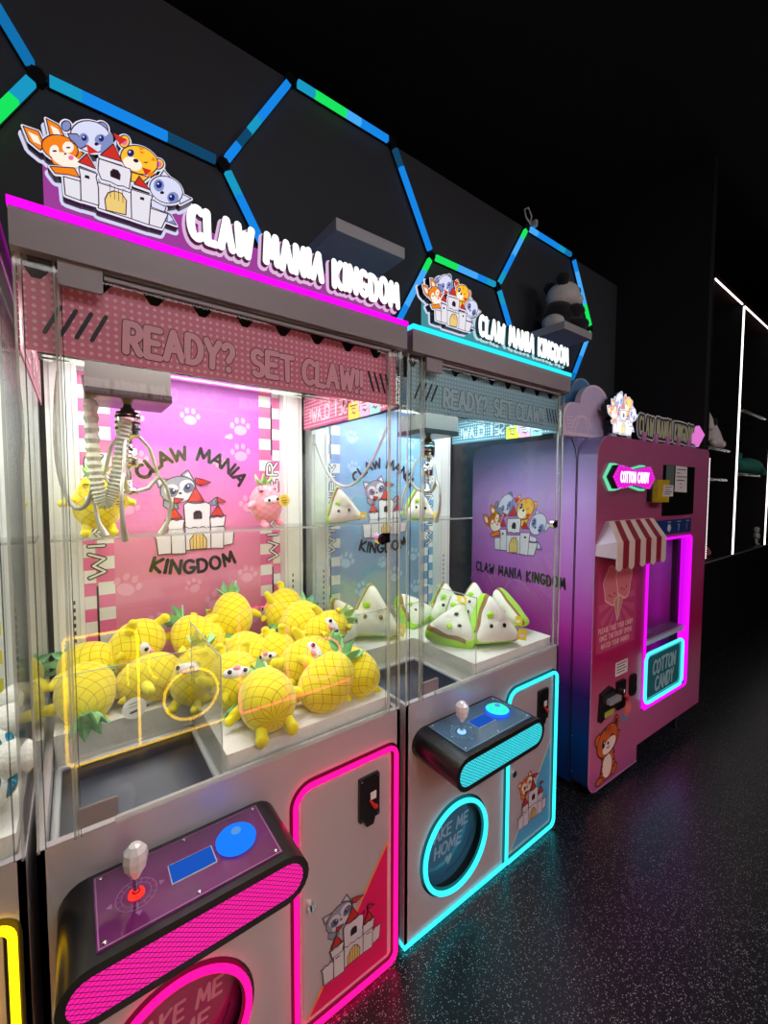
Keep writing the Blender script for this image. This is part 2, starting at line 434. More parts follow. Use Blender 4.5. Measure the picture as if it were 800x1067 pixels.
def neon_path(pts, y):
    return [(x, y, z) for x, z in pts]
EMBLEM = [('cw',3,1,[(0.199,0.131),(0.291,0.139),(0.294,0.011),(0.205,0.014)]),('cw',4,1,[(0.284,0.225),(0.389,0.229),(0.381,0.204),(0.393,0.139),(0.392,0.018),(0.291,0.013),(0.292,0.168)]),('cw',3,1,[(0.387,0.174),(0.597,0.186),(0.592,0.003),(0.389,0.0)]),('cw',5,1,[(0.401,0.336),(0.589,0.35),(0.594,0.316),(0.579,0.205),(0.545,0.211),(0.508,0.199),(0.465,0.207),(0.411,0.201),(0.393,0.252)]),('cw',4,1,[(0.59,0.21),(0.729,0.219),(0.717,0.18),(0.7,0.001),(0.589,0.002),(0.589,0.129)]),('cw',3,1,[(0.703,0.126),(0.831,0.129),(0.783,0.008),(0.693,0.003)]),('gate',6,1,[(0.434,0.001),(0.428,0.072),(0.449,0.125),(0.485,0.153),(0.529,0.155),(0.559,0.117),(0.553,0.014)]),('dark',6,1,[(0.469,0.245),(0.467,0.273),(0.485,0.301),(0.511,0.303),(0.525,0.282),(0.521,0.244)]),('dark',6,0,[(0.315,0.17),(0.319,0.191),(0.342,0.193),(0.344,0.172)]),('dark',6,0,[(0.645,0.16),(0.648,0.18),(0.673,0.183),(0.672,0.162)]),('red',5,1,[(0.333,0.337),(0.38,0.258),(0.283,0.259)]),('red',6,1,[(0.489,0.475),(0.539,0.375),(0.41,0.362)]),('red',5,1,[(0.645,0.325),(0.712,0.254),(0.61,0.252)]),('red',7,0,[(0.491,0.549),(0.576,0.544),(0.53,0.489),(0.509,0.509)]),('red',7,0,[(0.332,0.4),(0.4,0.376),(0.341,0.336)]),('red',7,0,[(0.662,0.393),(0.725,0.399),(0.685,0.347)]),('org',0,1,[(0.0,0.359),(0.076,0.364),(0.108,0.293),(0.082,0.247),(0.028,0.278)]),('cream',1,0,[(0.022,0.337),(0.073,0.332),(0.088,0.284),(0.05,0.285)]),('org',0,1,[(0.119,0.465),(0.184,0.457),(0.22,0.385),(0.137,0.353)]),('cream',1,0,[(0.139,0.434),(0.179,0.427),(0.196,0.389),(0.156,0.377)]),('org',1,1,[(0.282,0.318),(0.27,0.29),(0.249,0.265),(0.223,0.244),(0.193,0.23),(0.163,0.224),(0.135,0.226),(0.113,0.237),(0.098,0.254),(0.091,0.277),(0.093,0.303),(0.105,0.33),(0.124,0.355),(0.149,0.376),(0.179,0.39),(0.209,0.398),(0.237,0.396),(0.261,0.386),(0.277,0.369),(0.284,0.345)]),('org',1,0,[(0.095,0.28),(0.175,0.379),(0.31,0.334),(0.247,0.208),(0.151,0.192)]),('cream',2,0,[(0.293,0.252),(0.285,0.237),(0.271,0.223),(0.251,0.212),(0.227,0.204),(0.203,0.2),(0.181,0.201),(0.162,0.207),(0.148,0.216),(0.141,0.228),(0.141,0.242),(0.148,0.257),(0.162,0.271),(0.182,0.282),(0.204,0.29),(0.228,0.294),(0.251,0.294),(0.271,0.289),(0.286,0.279),(0.293,0.267)]),('cream',2,0,[(0.179,0.281),(0.176,0.267),(0.171,0.254),(0.163,0.244),(0.156,0.236),(0.148,0.232),(0.14,0.232),(0.134,0.236),(0.13,0.244),(0.129,0.255),(0.13,0.268),(0.133,0.281),(0.138,0.294),(0.145,0.305),(0.153,0.313),(0.161,0.317),(0.169,0.317),(0.175,0.312),(0.179,0.304),(0.18,0.293)]),('cream',2,0,[(0.261,0.342),(0.257,0.33),(0.251,0.317),(0.243,0.307),(0.233,0.299),(0.223,0.295),(0.214,0.294),(0.207,0.298),(0.201,0.305),(0.199,0.315),(0.199,0.326),(0.203,0.339),(0.209,0.351),(0.217,0.362),(0.227,0.37),(0.237,0.374),(0.246,0.375),(0.253,0.371),(0.259,0.364),(0.261,0.354)]),('navy',3,0,[(0.17,0.281),(0.166,0.275),(0.157,0.269),(0.148,0.267),(0.144,0.27),(0.148,0.276),(0.157,0.282),(0.166,0.284)]),('navy',3,0,[(0.244,0.338),(0.24,0.332),(0.231,0.326),(0.222,0.323),(0.218,0.326),(0.222,0.332),(0.231,0.338),(0.241,0.341)]),('dark',3,0,[(0.221,0.287),(0.218,0.281),(0.213,0.277),(0.207,0.276),(0.205,0.279),(0.208,0.285),(0.213,0.289),(0.219,0.29)]),('pnk',3,0,[(0.258,0.273),(0.253,0.263),(0.244,0.256),(0.234,0.256),(0.229,0.262),(0.229,0.272),(0.235,0.282),(0.244,0.288),(0.253,0.289),(0.258,0.283)]),('org',2,1,[(0.129,0.166),(0.26,0.214),(0.288,0.163),(0.226,0.155),(0.155,0.132)]),('blu',-1,1,[(0.25,0.485),(0.248,0.474),(0.244,0.462),(0.238,0.452),(0.231,0.443),(0.223,0.438),(0.215,0.435),(0.208,0.437),(0.202,0.441),(0.199,0.449),(0.198,0.459),(0.199,0.47),(0.203,0.482),(0.209,0.492),(0.217,0.501),(0.225,0.506),(0.233,0.509),(0.24,0.508),(0.246,0.503),(0.249,0.495)]),('blu',-1,1,[(0.461,0.57),(0.458,0.553),(0.452,0.537),(0.443,0.522),(0.432,0.509),(0.42,0.501),(0.408,0.498),(0.397,0.499),(0.388,0.506),(0.383,0.516),(0.382,0.53),(0.384,0.546),(0.39,0.563),(0.399,0.578),(0.41,0.59),(0.422,0.599),(0.434,0.602),(0.445,0.601),(0.454,0.595),(0.459,0.584)]),('blu',1,1,[(0.23,0.424),(0.283,0.447),(0.332,0.392),(0.297,0.357),(0.246,0.382)]),('lav',0,1,[(0.472,0.48),(0.457,0.445),(0.432,0.411),(0.4,0.384),(0.364,0.366),(0.328,0.357),(0.296,0.36),(0.27,0.373),(0.253,0.394),(0.246,0.423),(0.249,0.456),(0.264,0.49),(0.287,0.523),(0.317,0.55),(0.352,0.57),(0.388,0.58),(0.422,0.579),(0.449,0.567),(0.468,0.545),(0.476,0.515)]),('blu',2,0,[(0.345,0.457),(0.347,0.446),(0.346,0.434),(0.343,0.422),(0.337,0.411),(0.33,0.403),(0.321,0.397),(0.313,0.395),(0.305,0.397),(0.298,0.402),(0.294,0.41),(0.292,0.421),(0.293,0.433),(0.296,0.445),(0.302,0.455),(0.309,0.464),(0.318,0.47),(0.327,0.472),(0.334,0.47),(0.341,0.465)]),('blu',2,0,[(0.446,0.503),(0.447,0.492),(0.445,0.48),(0.44,0.468),(0.433,0.456),(0.423,0.445),(0.413,0.438),(0.402,0.434),(0.393,0.434),(0.386,0.438),(0.381,0.445),(0.38,0.456),(0.382,0.468),(0.387,0.48),(0.394,0.492),(0.404,0.502),(0.414,0.51),(0.424,0.514),(0.434,0.514),(0.441,0.51)]),('navy',3,0,[(0.336,0.445),(0.334,0.433),(0.328,0.423),(0.32,0.417),(0.313,0.416),(0.308,0.421),(0.306,0.43),(0.308,0.441),(0.314,0.452),(0.322,0.458),(0.329,0.459),(0.334,0.454)]),('navy',3,0,[(0.435,0.489),(0.432,0.477),(0.426,0.467),(0.418,0.46),(0.411,0.459),(0.405,0.465),(0.404,0.474),(0.406,0.486),(0.412,0.496),(0.42,0.503),(0.427,0.504),(0.433,0.499)]),('blu',2,0,[(0.48,0.458),(0.47,0.43),(0.459,0.405),(0.446,0.386),(0.434,0.373),(0.424,0.368),(0.417,0.372),(0.412,0.384),(0.412,0.403),(0.415,0.428),(0.422,0.455),(0.431,0.482),(0.443,0.507),(0.455,0.527),(0.467,0.54),(0.477,0.545),(0.485,0.542),(0.489,0.53),(0.49,0.51),(0.487,0.486)]),('dark',3,0,[(0.403,0.437),(0.399,0.427),(0.39,0.419),(0.381,0.418),(0.377,0.425),(0.381,0.435),(0.39,0.442),(0.399,0.443)]),('cw',4,0,[(0.323,0.444),(0.32,0.437),(0.314,0.435),(0.312,0.439),(0.315,0.446),(0.32,0.449)]),('cw',4,0,[(0.419,0.488),(0.416,0.481),(0.411,0.478),(0.408,0.483),(0.411,0.49),(0.417,0.492)]),('yel',0,1,[(0.591,0.548),(0.589,0.534),(0.584,0.519),(0.576,0.506),(0.567,0.495),(0.557,0.489),(0.547,0.486),(0.538,0.488),(0.531,0.494),(0.526,0.504),(0.525,0.516),(0.527,0.531),(0.532,0.545),(0.539,0.558),(0.549,0.568),(0.559,0.575),(0.569,0.578),(0.578,0.577),(0.585,0.57),(0.589,0.561)]),('pnk',1,0,[(0.576,0.537),(0.573,0.524),(0.566,0.511),(0.557,0.504),(0.548,0.503),(0.542,0.509),(0.54,0.52),(0.543,0.534),(0.549,0.546),(0.558,0.554),(0.567,0.555),(0.573,0.549)]),('yel',0,1,[(0.81,0.49),(0.808,0.477),(0.803,0.464),(0.794,0.452),(0.784,0.442),(0.773,0.435),(0.762,0.432),(0.753,0.434),(0.745,0.439),(0.74,0.447),(0.739,0.458),(0.741,0.471),(0.746,0.483),(0.754,0.495),(0.764,0.505),(0.775,0.512),(0.786,0.515),(0.796,0.515),(0.804,0.51),(0.809,0.501)]),('pnk',1,0,[(0.797,0.481),(0.794,0.468),(0.787,0.457),(0.777,0.449),(0.767,0.448),(0.76,0.453),(0.758,0.463),(0.761,0.476),(0.768,0.487),(0.778,0.495),(0.788,0.496),(0.794,0.491)]),('yel',1,1,[(0.765,0.44),(0.747,0.408),(0.72,0.379),(0.686,0.357),(0.648,0.345),(0.611,0.342),(0.578,0.348),(0.553,0.365),(0.536,0.388),(0.531,0.417),(0.537,0.448),(0.553,0.48),(0.579,0.507),(0.612,0.53),(0.649,0.544),(0.686,0.548),(0.72,0.542),(0.747,0.527),(0.765,0.503),(0.771,0.473)]),('cream',2,0,[(0.663,0.395),(0.655,0.38),(0.642,0.367),(0.625,0.357),(0.606,0.352),(0.588,0.35),(0.571,0.354),(0.558,0.361),(0.549,0.372),(0.546,0.386),(0.548,0.4),(0.556,0.415),(0.569,0.427),(0.585,0.437),(0.603,0.444),(0.622,0.445),(0.639,0.442),(0.653,0.435),(0.662,0.424),(0.666,0.41)]),('navy',3,0,[(0.617,0.477),(0.614,0.462),(0.605,0.448),(0.594,0.439),(0.583,0.438),(0.575,0.444),(0.572,0.456),(0.575,0.471),(0.584,0.485),(0.595,0.493),(0.607,0.495),(0.615,0.489)]),('cw',4,0,[(0.596,0.474),(0.592,0.465),(0.585,0.461),(0.581,0.467),(0.585,0.476),(0.593,0.479)]),('dark',3,0,[(0.644,0.429),(0.636,0.418),(0.622,0.413),(0.611,0.417),(0.61,0.427),(0.618,0.437),(0.631,0.442),(0.642,0.439)]),('org',2,0,[(0.65,0.509),(0.689,0.517),(0.662,0.491)]),('org',2,0,[(0.643,0.536),(0.689,0.541),(0.658,0.516)]),('brn',3,0,[(0.667,0.436),(0.711,0.459),(0.691,0.437)]),('org',2,0,[(0.735,0.506),(0.762,0.489),(0.727,0.473)]),('yel',2,1,[(0.597,0.334),(0.708,0.348),(0.66,0.285),(0.591,0.268)]),('org',2,0,[(0.678,0.39),(0.756,0.395),(0.708,0.345)]),('lav',0,1,[(0.758,0.339),(0.809,0.444),(0.87,0.397)]),('lav',0,1,[(0.911,0.326),(1.0,0.315),(0.917,0.239)]),('lav',1,1,[(0.93,0.295),(0.912,0.263),(0.884,0.236),(0.851,0.217),(0.816,0.206),(0.781,0.205),(0.751,0.214),(0.728,0.232),(0.715,0.257),(0.711,0.286),(0.719,0.318),(0.736,0.348),(0.762,0.375),(0.793,0.395),(0.829,0.407),(0.863,0.409),(0.895,0.401),(0.919,0.384),(0.934,0.358),(0.938,0.328)]),('blu',2,0,[(0.809,0.339),(0.81,0.325),(0.806,0.311),(0.8,0.296),(0.791,0.284),(0.78,0.276),(0.769,0.271),(0.758,0.271),(0.749,0.276),(0.742,0.285),(0.739,0.296),(0.739,0.31),(0.742,0.325),(0.748,0.339),(0.757,0.351),(0.768,0.36),(0.779,0.364),(0.79,0.364),(0.799,0.36),(0.806,0.351)]),('blu',2,0,[(0.908,0.291),(0.908,0.277),(0.904,0.263),(0.896,0.249),(0.886,0.237),(0.874,0.228),(0.861,0.222),(0.849,0.221),(0.839,0.225),(0.832,0.233),(0.828,0.244),(0.828,0.257),(0.832,0.271),(0.839,0.285),(0.85,0.297),(0.862,0.306),(0.874,0.312),(0.886,0.313),(0.896,0.309),(0.904,0.302)]),('navy',3,0,[(0.795,0.33),(0.792,0.316),(0.784,0.303),(0.773,0.295),(0.763,0.294),(0.755,0.3),(0.753,0.312),(0.756,0.327),(0.764,0.34),(0.775,0.348),(0.785,0.349),(0.793,0.342)]),('navy',3,0,[(0.881,0.272),(0.878,0.258),(0.87,0.245),(0.859,0.237),(0.848,0.236),(0.84,0.243),(0.837,0.255),(0.841,0.269),(0.849,0.282),(0.86,0.29),(0.871,0.291),(0.878,0.285)]),('cw',4,0,[(0.774,0.328),(0.771,0.321),(0.764,0.318),(0.761,0.323),(0.764,0.33),(0.771,0.333)]),('cw',4,0,[(0.859,0.271),(0.856,0.263),(0.849,0.261),(0.846,0.265),(0.849,0.273),(0.856,0.276)]),('dark',3,0,[(0.809,0.278),(0.804,0.268),(0.793,0.26),(0.783,0.259),(0.779,0.266),(0.784,0.276),(0.794,0.284),(0.804,0.285)]),('lav',2,1,[(0.717,0.194),(0.819,0.177),(0.807,0.137),(0.719,0.138)]),('blu',1,1,[(0.807,0.146),(0.848,0.135),(0.889,0.07),(0.797,0.072)]),('lav',2,0,[(0.832,0.134),(0.867,0.102),(0.83,0.075)])]
# ------------------------------------------------------------------ shared materials
M_BODY = mat('brushed_lilac_metal', (0.53, 0.47, 0.50), 0.36, 0.30, bump=(400, 0.08, 0.001))
M_HEAD = mat('grey_canopy_paint', (0.27, 0.235, 0.25), 0.45, 0.1)
M_BLACK = mat('black_gloss_plastic', (0.008, 0.008, 0.009), 0.28)
M_MATTE = mat('black_matte', (0.01, 0.01, 0.011), 0.6)
M_WHITE = mat('white_cabinet', (0.78, 0.80, 0.80), 0.4)
M_RAIL = mat('pale_rail', (0.55, 0.57, 0.6), 0.35, 0.2)
M_CHROME = mat('chrome', (0.75, 0.75, 0.72), 0.12, 1.0)
M_CLAWM = mat('satin_claw_metal', (0.62, 0.60, 0.54), 0.35, 0.6)
M_SLATE = mat('slate_chute', (0.075, 0.08, 0.125), 0.35)
M_HOSE = mat('pale_hose', (0.62, 0.64, 0.58), 0.5)
M_CABLE = mat('grey_cable', (0.30, 0.29, 0.26), 0.4)
M_CABLE2 = mat('white_cable', (0.62, 0.62, 0.62), 0.35)
M_BED = mat('white_batting', (0.80, 0.76, 0.72), 0.95, bump=(28, 0.6, 0.01))
M_GLASS = glass('clear_glass', (0.975, 0.985, 0.98), 1.42)
M_ACRY = glass('clear_acrylic', (0.97, 0.98, 0.97), 1.4, 0.02, 0.04, (0.9, 0.95, 0.9))
M_EDGE = glass('acrylic_edge', (0.86, 0.88, 0.86), 1.6, 0.05, 0.30, (0.85, 0.88, 0.84))
M_DEDGE = glass('dark_acrylic_edge', (0.45, 0.47, 0.46), 1.5, 0.08, 0.2, (0.3, 0.32, 0.3))
M_SHELFG = glass('shelf_acrylic', (0.96, 0.97, 0.95), 1.45, 0.02, 0.05, (0.9, 0.95, 0.9))
M_INK = mat('black_ink', (0.012, 0.011, 0.012), 0.45)
M_GRAYINK = mat('grey_ink', (0.045, 0.045, 0.045), 0.4)
M_PAPER = mat('white_paper', (0.75, 0.73, 0.70), 0.6)
M_RED = mat('red_plastic', (0.6, 0.03, 0.02), 0.35)

PALC = dict(cw=s2l(226, 222, 232), gate=s2l(232, 200, 120), dark=s2l(40, 26, 34), red=s2l(205, 48, 38), org=s2l(240, 130, 30),
            cream=s2l(250, 236, 220), navy=s2l(32, 36, 110), pnk=s2l(235, 110, 170), blu=s2l(128, 140, 190), lav=s2l(214, 216, 242),
            yel=s2l(250, 190, 50), brn=s2l(120, 60, 20), line=s2l(70, 40, 60), ringed=s2l(110, 115, 140), grey=s2l(150, 155, 175))
def pal(kind):
    out = {}
    for k, c in PALC.items():
        if kind == 'lit':
            out[k] = glow('backlit_' + k, c, 1.08)
        elif kind == 'blaze':
            out[k] = glow('bright_backlit_' + k, tuple(min(1, x * .8 + .15) for x in c), 1.5)
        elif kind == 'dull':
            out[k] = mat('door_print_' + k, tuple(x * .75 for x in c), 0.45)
        else:
            out[k] = mat('print_' + k, c, 0.4)
    return out

def draw_emblem(art, x, y, w, kind, h=None):
    P = pal(kind); kh = (h / (0.602 * w)) if h else 1.0
    for m, L, ol, pts in EMBLEM:
        q = [(x + a * w, y + b * w * kh) for a, b in pts]
        art.poly(q, P[m], L)
        if ol:
            art.line(q, w * .007, P['line'], L + .5, closed=True, n=2)
    # wooden gate boards, stripes of the small towers
    for i in range(4):
        gx = x + w * (.462 + .025 * i)
        art.line([(gx, y + w * kh * (.10 - .003 * i)), (gx, y + w * kh * (.19 - .004 * i))], w * .004, P['brn'], 6.6, n=2)

def emblem_body(b, x, y, w, kh, yb, yf, grow, m, front):
    """solid cut-out slab following the emblem's shapes, grown outwards by grow"""
    a = Art((0, yb, 0), (1, 0, 0), (0, 0, 1), mb=b); a.side = m
    for mt, L, ol, pts in EMBLEM:
        if not ol:
            continue
        q = [(x + p * w, y + r * w * kh) for p, r in pts]
        area = sum(q[i - 1][0] * q[i][1] - q[i][0] * q[i - 1][1] for i in range(len(q)))
        if area < 0:
            q = q[::-1]
        b.prism(q, 1, yf, yb, front)
        a.line(q, grow * 2, front, 0, closed=True, n=4, thick=yb - yf)

def draw_castle(art, x, y, w, animal, kind):
    """castle with one animal looking over it; w = castle width"""
    P = pal(kind)
    def q(pts):
        return [(x + (a - 205) / 465 * w, y + (655 - b) / 465 * w) for a, b in pts]
    def S(m, pts, L=0, ol=1):
        art.poly(q(pts), P[m], L)
        if ol:
            art.line(q(pts), w * .012, P['line'], L + .5, closed=True, n=2)
    def E_(m, cx, cy, rx, ry, L=0, rot=0, ol=0):
        S(m, ell(cx, cy, rx, ry, rot, 18), L, ol)
    base, face, patch = dict(raccoon=('grey', 'cw', 'ringed'), tiger=('org', 'cream', 'org'))[animal]
    S(base, [(520, 350), (560, 318), (600, 330), (560, 365), (520, 372)], -1)
    for k in range(2):
        S('ringed' if animal == 'raccoon' else 'brn', [(530 + 25 * k, 345 - 6 * k), (540 + 25 * k, 338 - 6 * k), (545 + 25 * k, 368), (535 + 25 * k, 370)], 0, 0)
    if animal == 'raccoon':
        S(base, [(240, 260), (222, 200), (300, 208)], -1); S(base, [(360, 180), (402, 148), (440, 220)], -1)
        S('cw', [(245, 240), (235, 212), (275, 215)], 0, 0); S('cw', [(380, 180), (402, 162), (422, 200)], 0, 0)
    else:
        E_(base, 245, 230, 28, 30, -1, 0, 1); E_(base, 400, 185, 28, 30, -1, 0, 1)
        E_('cream', 245, 232, 14, 16, 0); E_('cream', 400, 188, 14, 16, 0)
    S(base, [(265, 330), (330, 330), (345, 385), (290, 390), (262, 365)], -0.5)
    E_(base, 345, 268, 100, 78, 1, -18, 1)
    E_(face, 355, 305, 68, 40, 2, -18)
    E_(face, 308, 270, 40, 34, 2, -10); E_(face, 392, 242, 40, 34, 2, -10)
    if animal == 'raccoon':
        E_(patch, 308, 285, 32, 26, 3, 35); E_(patch, 402, 258, 34, 26, 3, -55)
    else:
        for k in range(3):
            S('brn', [(325 + 15 * k, 205), (335 + 15 * k, 200), (335 + 14 * k, 228)], 3, 0)
    E_('navy' if animal == 'raccoon' else 'dark', 315, 280, 15, 18, 4); E_('navy' if animal == 'raccoon' else 'dark', 396, 252, 15, 18, 4)
    E_('cw', 320, 272, 5, 6, 5); E_('cw', 400, 245, 5, 6, 5)
    E_('dark', 356, 290, 9, 7, 4)
    S('cw', [(208, 535), (225, 540), (240, 528), (258, 538), (275, 526), (300, 535), (298, 652), (228, 655), (220, 565)], 4)
    S('cw', [(600, 525), (618, 530), (632, 518), (650, 526), (672, 515), (662, 620), (602, 628)], 4)
    S('cw', [(298, 505), (378, 505), (378, 660), (300, 655)], 5); S('cw', [(525, 505), (605, 505), (602, 645), (525, 638)], 5)
    S('cw', [(376, 490), (527, 490), (525, 640), (378, 640)], 5)
    S('cw', [(268, 450), (290, 456), (310, 448), (332, 456), (352, 448), (376, 452), (368, 485), (366, 508), (285, 508), (282, 480)], 6)
    S('cw', [(520, 440), (545, 446), (565, 438), (590, 446), (620, 432), (608, 500), (527, 505)], 6)
    S('cw', [(372, 360), (395, 345), (430, 355), (470, 352), (500, 345), (527, 362), (522, 500), (500, 510), (478, 498), (455, 508), (430, 498), (405, 508), (378, 495)], 6)
    S('red', [(276, 444), (320, 376), (362, 440)], 7); S('red', [(392, 345), (440, 250), (488, 340)], 7); S('red', [(528, 434), (572, 366), (608, 432)], 7)
    for a, b in (((440, 255), (440, 195)), ((320, 378), (320, 315)), ((572, 368), (568, 312))):
        art.line(q([a, b]), w * .01, P['line'], 7, n=2)
    S('red', [(440, 195), (485, 205), (530, 222), (470, 240), (442, 225)], 8); S('red', [(320, 318), (372, 325), (340, 350), (318, 345)], 8); S('red', [(568, 314), (620, 345), (568, 350)], 8)
    S('gate', [(404, 638), (402, 580), (425, 545), (450, 530), (478, 542), (500, 580), (498, 638)], 6)
    for k in range(4):
        art.line(q([(421 + 19 * k, 540 - (8 if 0 < k < 3 else -8)), (421 + 19 * k, 634)]), w * .008, P['brn'], 7, n=2)
    S('dark', [(428, 448), (428, 412), (440, 400), (462, 400), (473, 412), (473, 448)], 7)
    S('dark', [(312, 530), (312, 522), (345, 522), (345, 530)], 7, 0); S('dark', [(552, 525), (552, 518), (585, 518), (585, 525)], 7, 0)

def paw(art, x, y, r, m, L=1, rot=0):
    def p(a, b):
        c, s_ = math.cos(rot), math.sin(rot)
        return x + (a * c - b * s_) * r, y + (a * s_ + b * c) * r
    cx, cy = p(0, -.25)
    art.ell(cx, cy, r * .55, r * .42, m, L, math.degrees(rot), 14)
    for a, b in ((-.68, .15), (-.27, .58), (.27, .58), (.68, .15)):
        cx, cy = p(a, b); art.ell(cx, cy, r * .19, r * .27, m, L, math.degrees(rot), 10)

THEMES = dict(
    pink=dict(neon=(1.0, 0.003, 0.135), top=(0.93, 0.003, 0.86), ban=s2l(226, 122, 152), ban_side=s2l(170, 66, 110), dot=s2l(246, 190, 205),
              pan=[(0, s2l(224, 138, 160)), (.45, s2l(226, 134, 178)), (1, s2l(200, 92, 214))], check=s2l(226, 110, 165), paw=s2l(236, 165, 200),
              panel=(0.17, 0.013, 0.13), disc=(0.30, 0.012, 0.09), tri=s2l(212, 12, 92), trie=s2l(240, 140, 60), btn=(0.01, 0.17, 1.0), joy=(1.0, 0.03, 0.02)),
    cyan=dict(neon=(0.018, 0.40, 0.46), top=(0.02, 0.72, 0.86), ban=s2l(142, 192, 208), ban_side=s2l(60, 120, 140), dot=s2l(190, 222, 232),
              pan=[(0, s2l(120, 160, 190)), (.5, s2l(120, 175, 215)), (1, s2l(130, 185, 230))], check=s2l(110, 165, 215), paw=s2l(165, 205, 232),
              panel=(0.05, 0.15, 0.26), disc=(0.035, 0.15, 0.27), tri=s2l(80, 160, 205), trie=s2l(210, 220, 190), btn=(0.04, 0.85, 0.62), joy=(0.25, 0.5, 1.0)),
    yellow=dict(neon=(1.0, 0.55, 0.004), top=(1.0, 0.60, 0.02), ban=s2l(205, 205, 70), ban_side=s2l(190, 190, 50), dot=s2l(245, 245, 200),
              pan=[(0, s2l(225, 220, 60)), (.5, s2l(225, 220, 50)), (1, s2l(220, 215, 60))], check=s2l(225, 215, 30), paw=s2l(240, 238, 140),
              panel=(0.2, 0.16, 0.02), disc=(0.3, 0.24, 0.02), tri=s2l(220, 200, 30), trie=s2l(240, 240, 160), btn=(0.01, 0.17, 1.0), joy=(1.0, 0.1, 0.02)))

def grille_mat(name, col, s):
    if name in MATS:
        return MATS[name]
    m = bpy.data.materials.new(name); t, n, l = nt_of(m)
    b = n['Principled BSDF']; b.inputs['Base Color'].default_value = (0.01, 0.01, 0.01, 1); b.inputs['Roughness'].default_value = .5
    tc = n.new('ShaderNodeTexCoord'); sp = n.new('ShaderNodeSeparateXYZ'); l.new(tc.outputs['Object'], sp.inputs[0])
    res = []
    for sg in (1, -1):
        a = n.new('ShaderNodeMath'); a.operation = 'MULTIPLY'; a.inputs[1].default_value = sg * 1.5
        l.new(sp.outputs['Z'], a.inputs[0])
        c = n.new('ShaderNodeMath'); c.operation = 'ADD'; l.new(a.outputs[0], c.inputs[0]); l.new(sp.outputs['X'], c.inputs[1])
        p = n.new('ShaderNodeMath'); p.operation = 'PINGPONG'; p.inputs[1].default_value = 0.0068; l.new(c.outputs[0], p.inputs[0])
        g = n.new('ShaderNodeMath'); g.operation = 'GREATER_THAN'; g.inputs[1].default_value = 0.0011; l.new(p.outputs[0], g.inputs[0])
        res.append(g.outputs[0])
    mm = n.new('ShaderNodeMath'); mm.operation = 'MULTIPLY'; l.new(res[0], mm.inputs[0]); l.new(res[1], mm.inputs[1])
    ms = n.new('ShaderNodeMath'); ms.operation = 'MULTIPLY'; ms.inputs[1].default_value = s; l.new(mm.outputs[0], ms.inputs[0])
    b.inputs['Emission Color'].default_value = (*col, 1); l.new(ms.outputs[0], b.inputs['Emission Strength'])
    MATS[name] = m
    return m

def area_lamp(name, loc, sx, sy, power, col, rot=(0, 0, 0), parent=None, spread=None):
    d = bpy.data.lights.new(name, 'AREA'); d.shape = 'RECTANGLE'; d.size = sx; d.size_y = sy; d.energy = power; d.color = col
    if spread:
        d.spread = spread
    o = bpy.data.objects.new(name, d); C.objects.link(o); o.location = loc; o.rotation_euler = rot
    if parent is not None:
        o.parent = parent
    return o

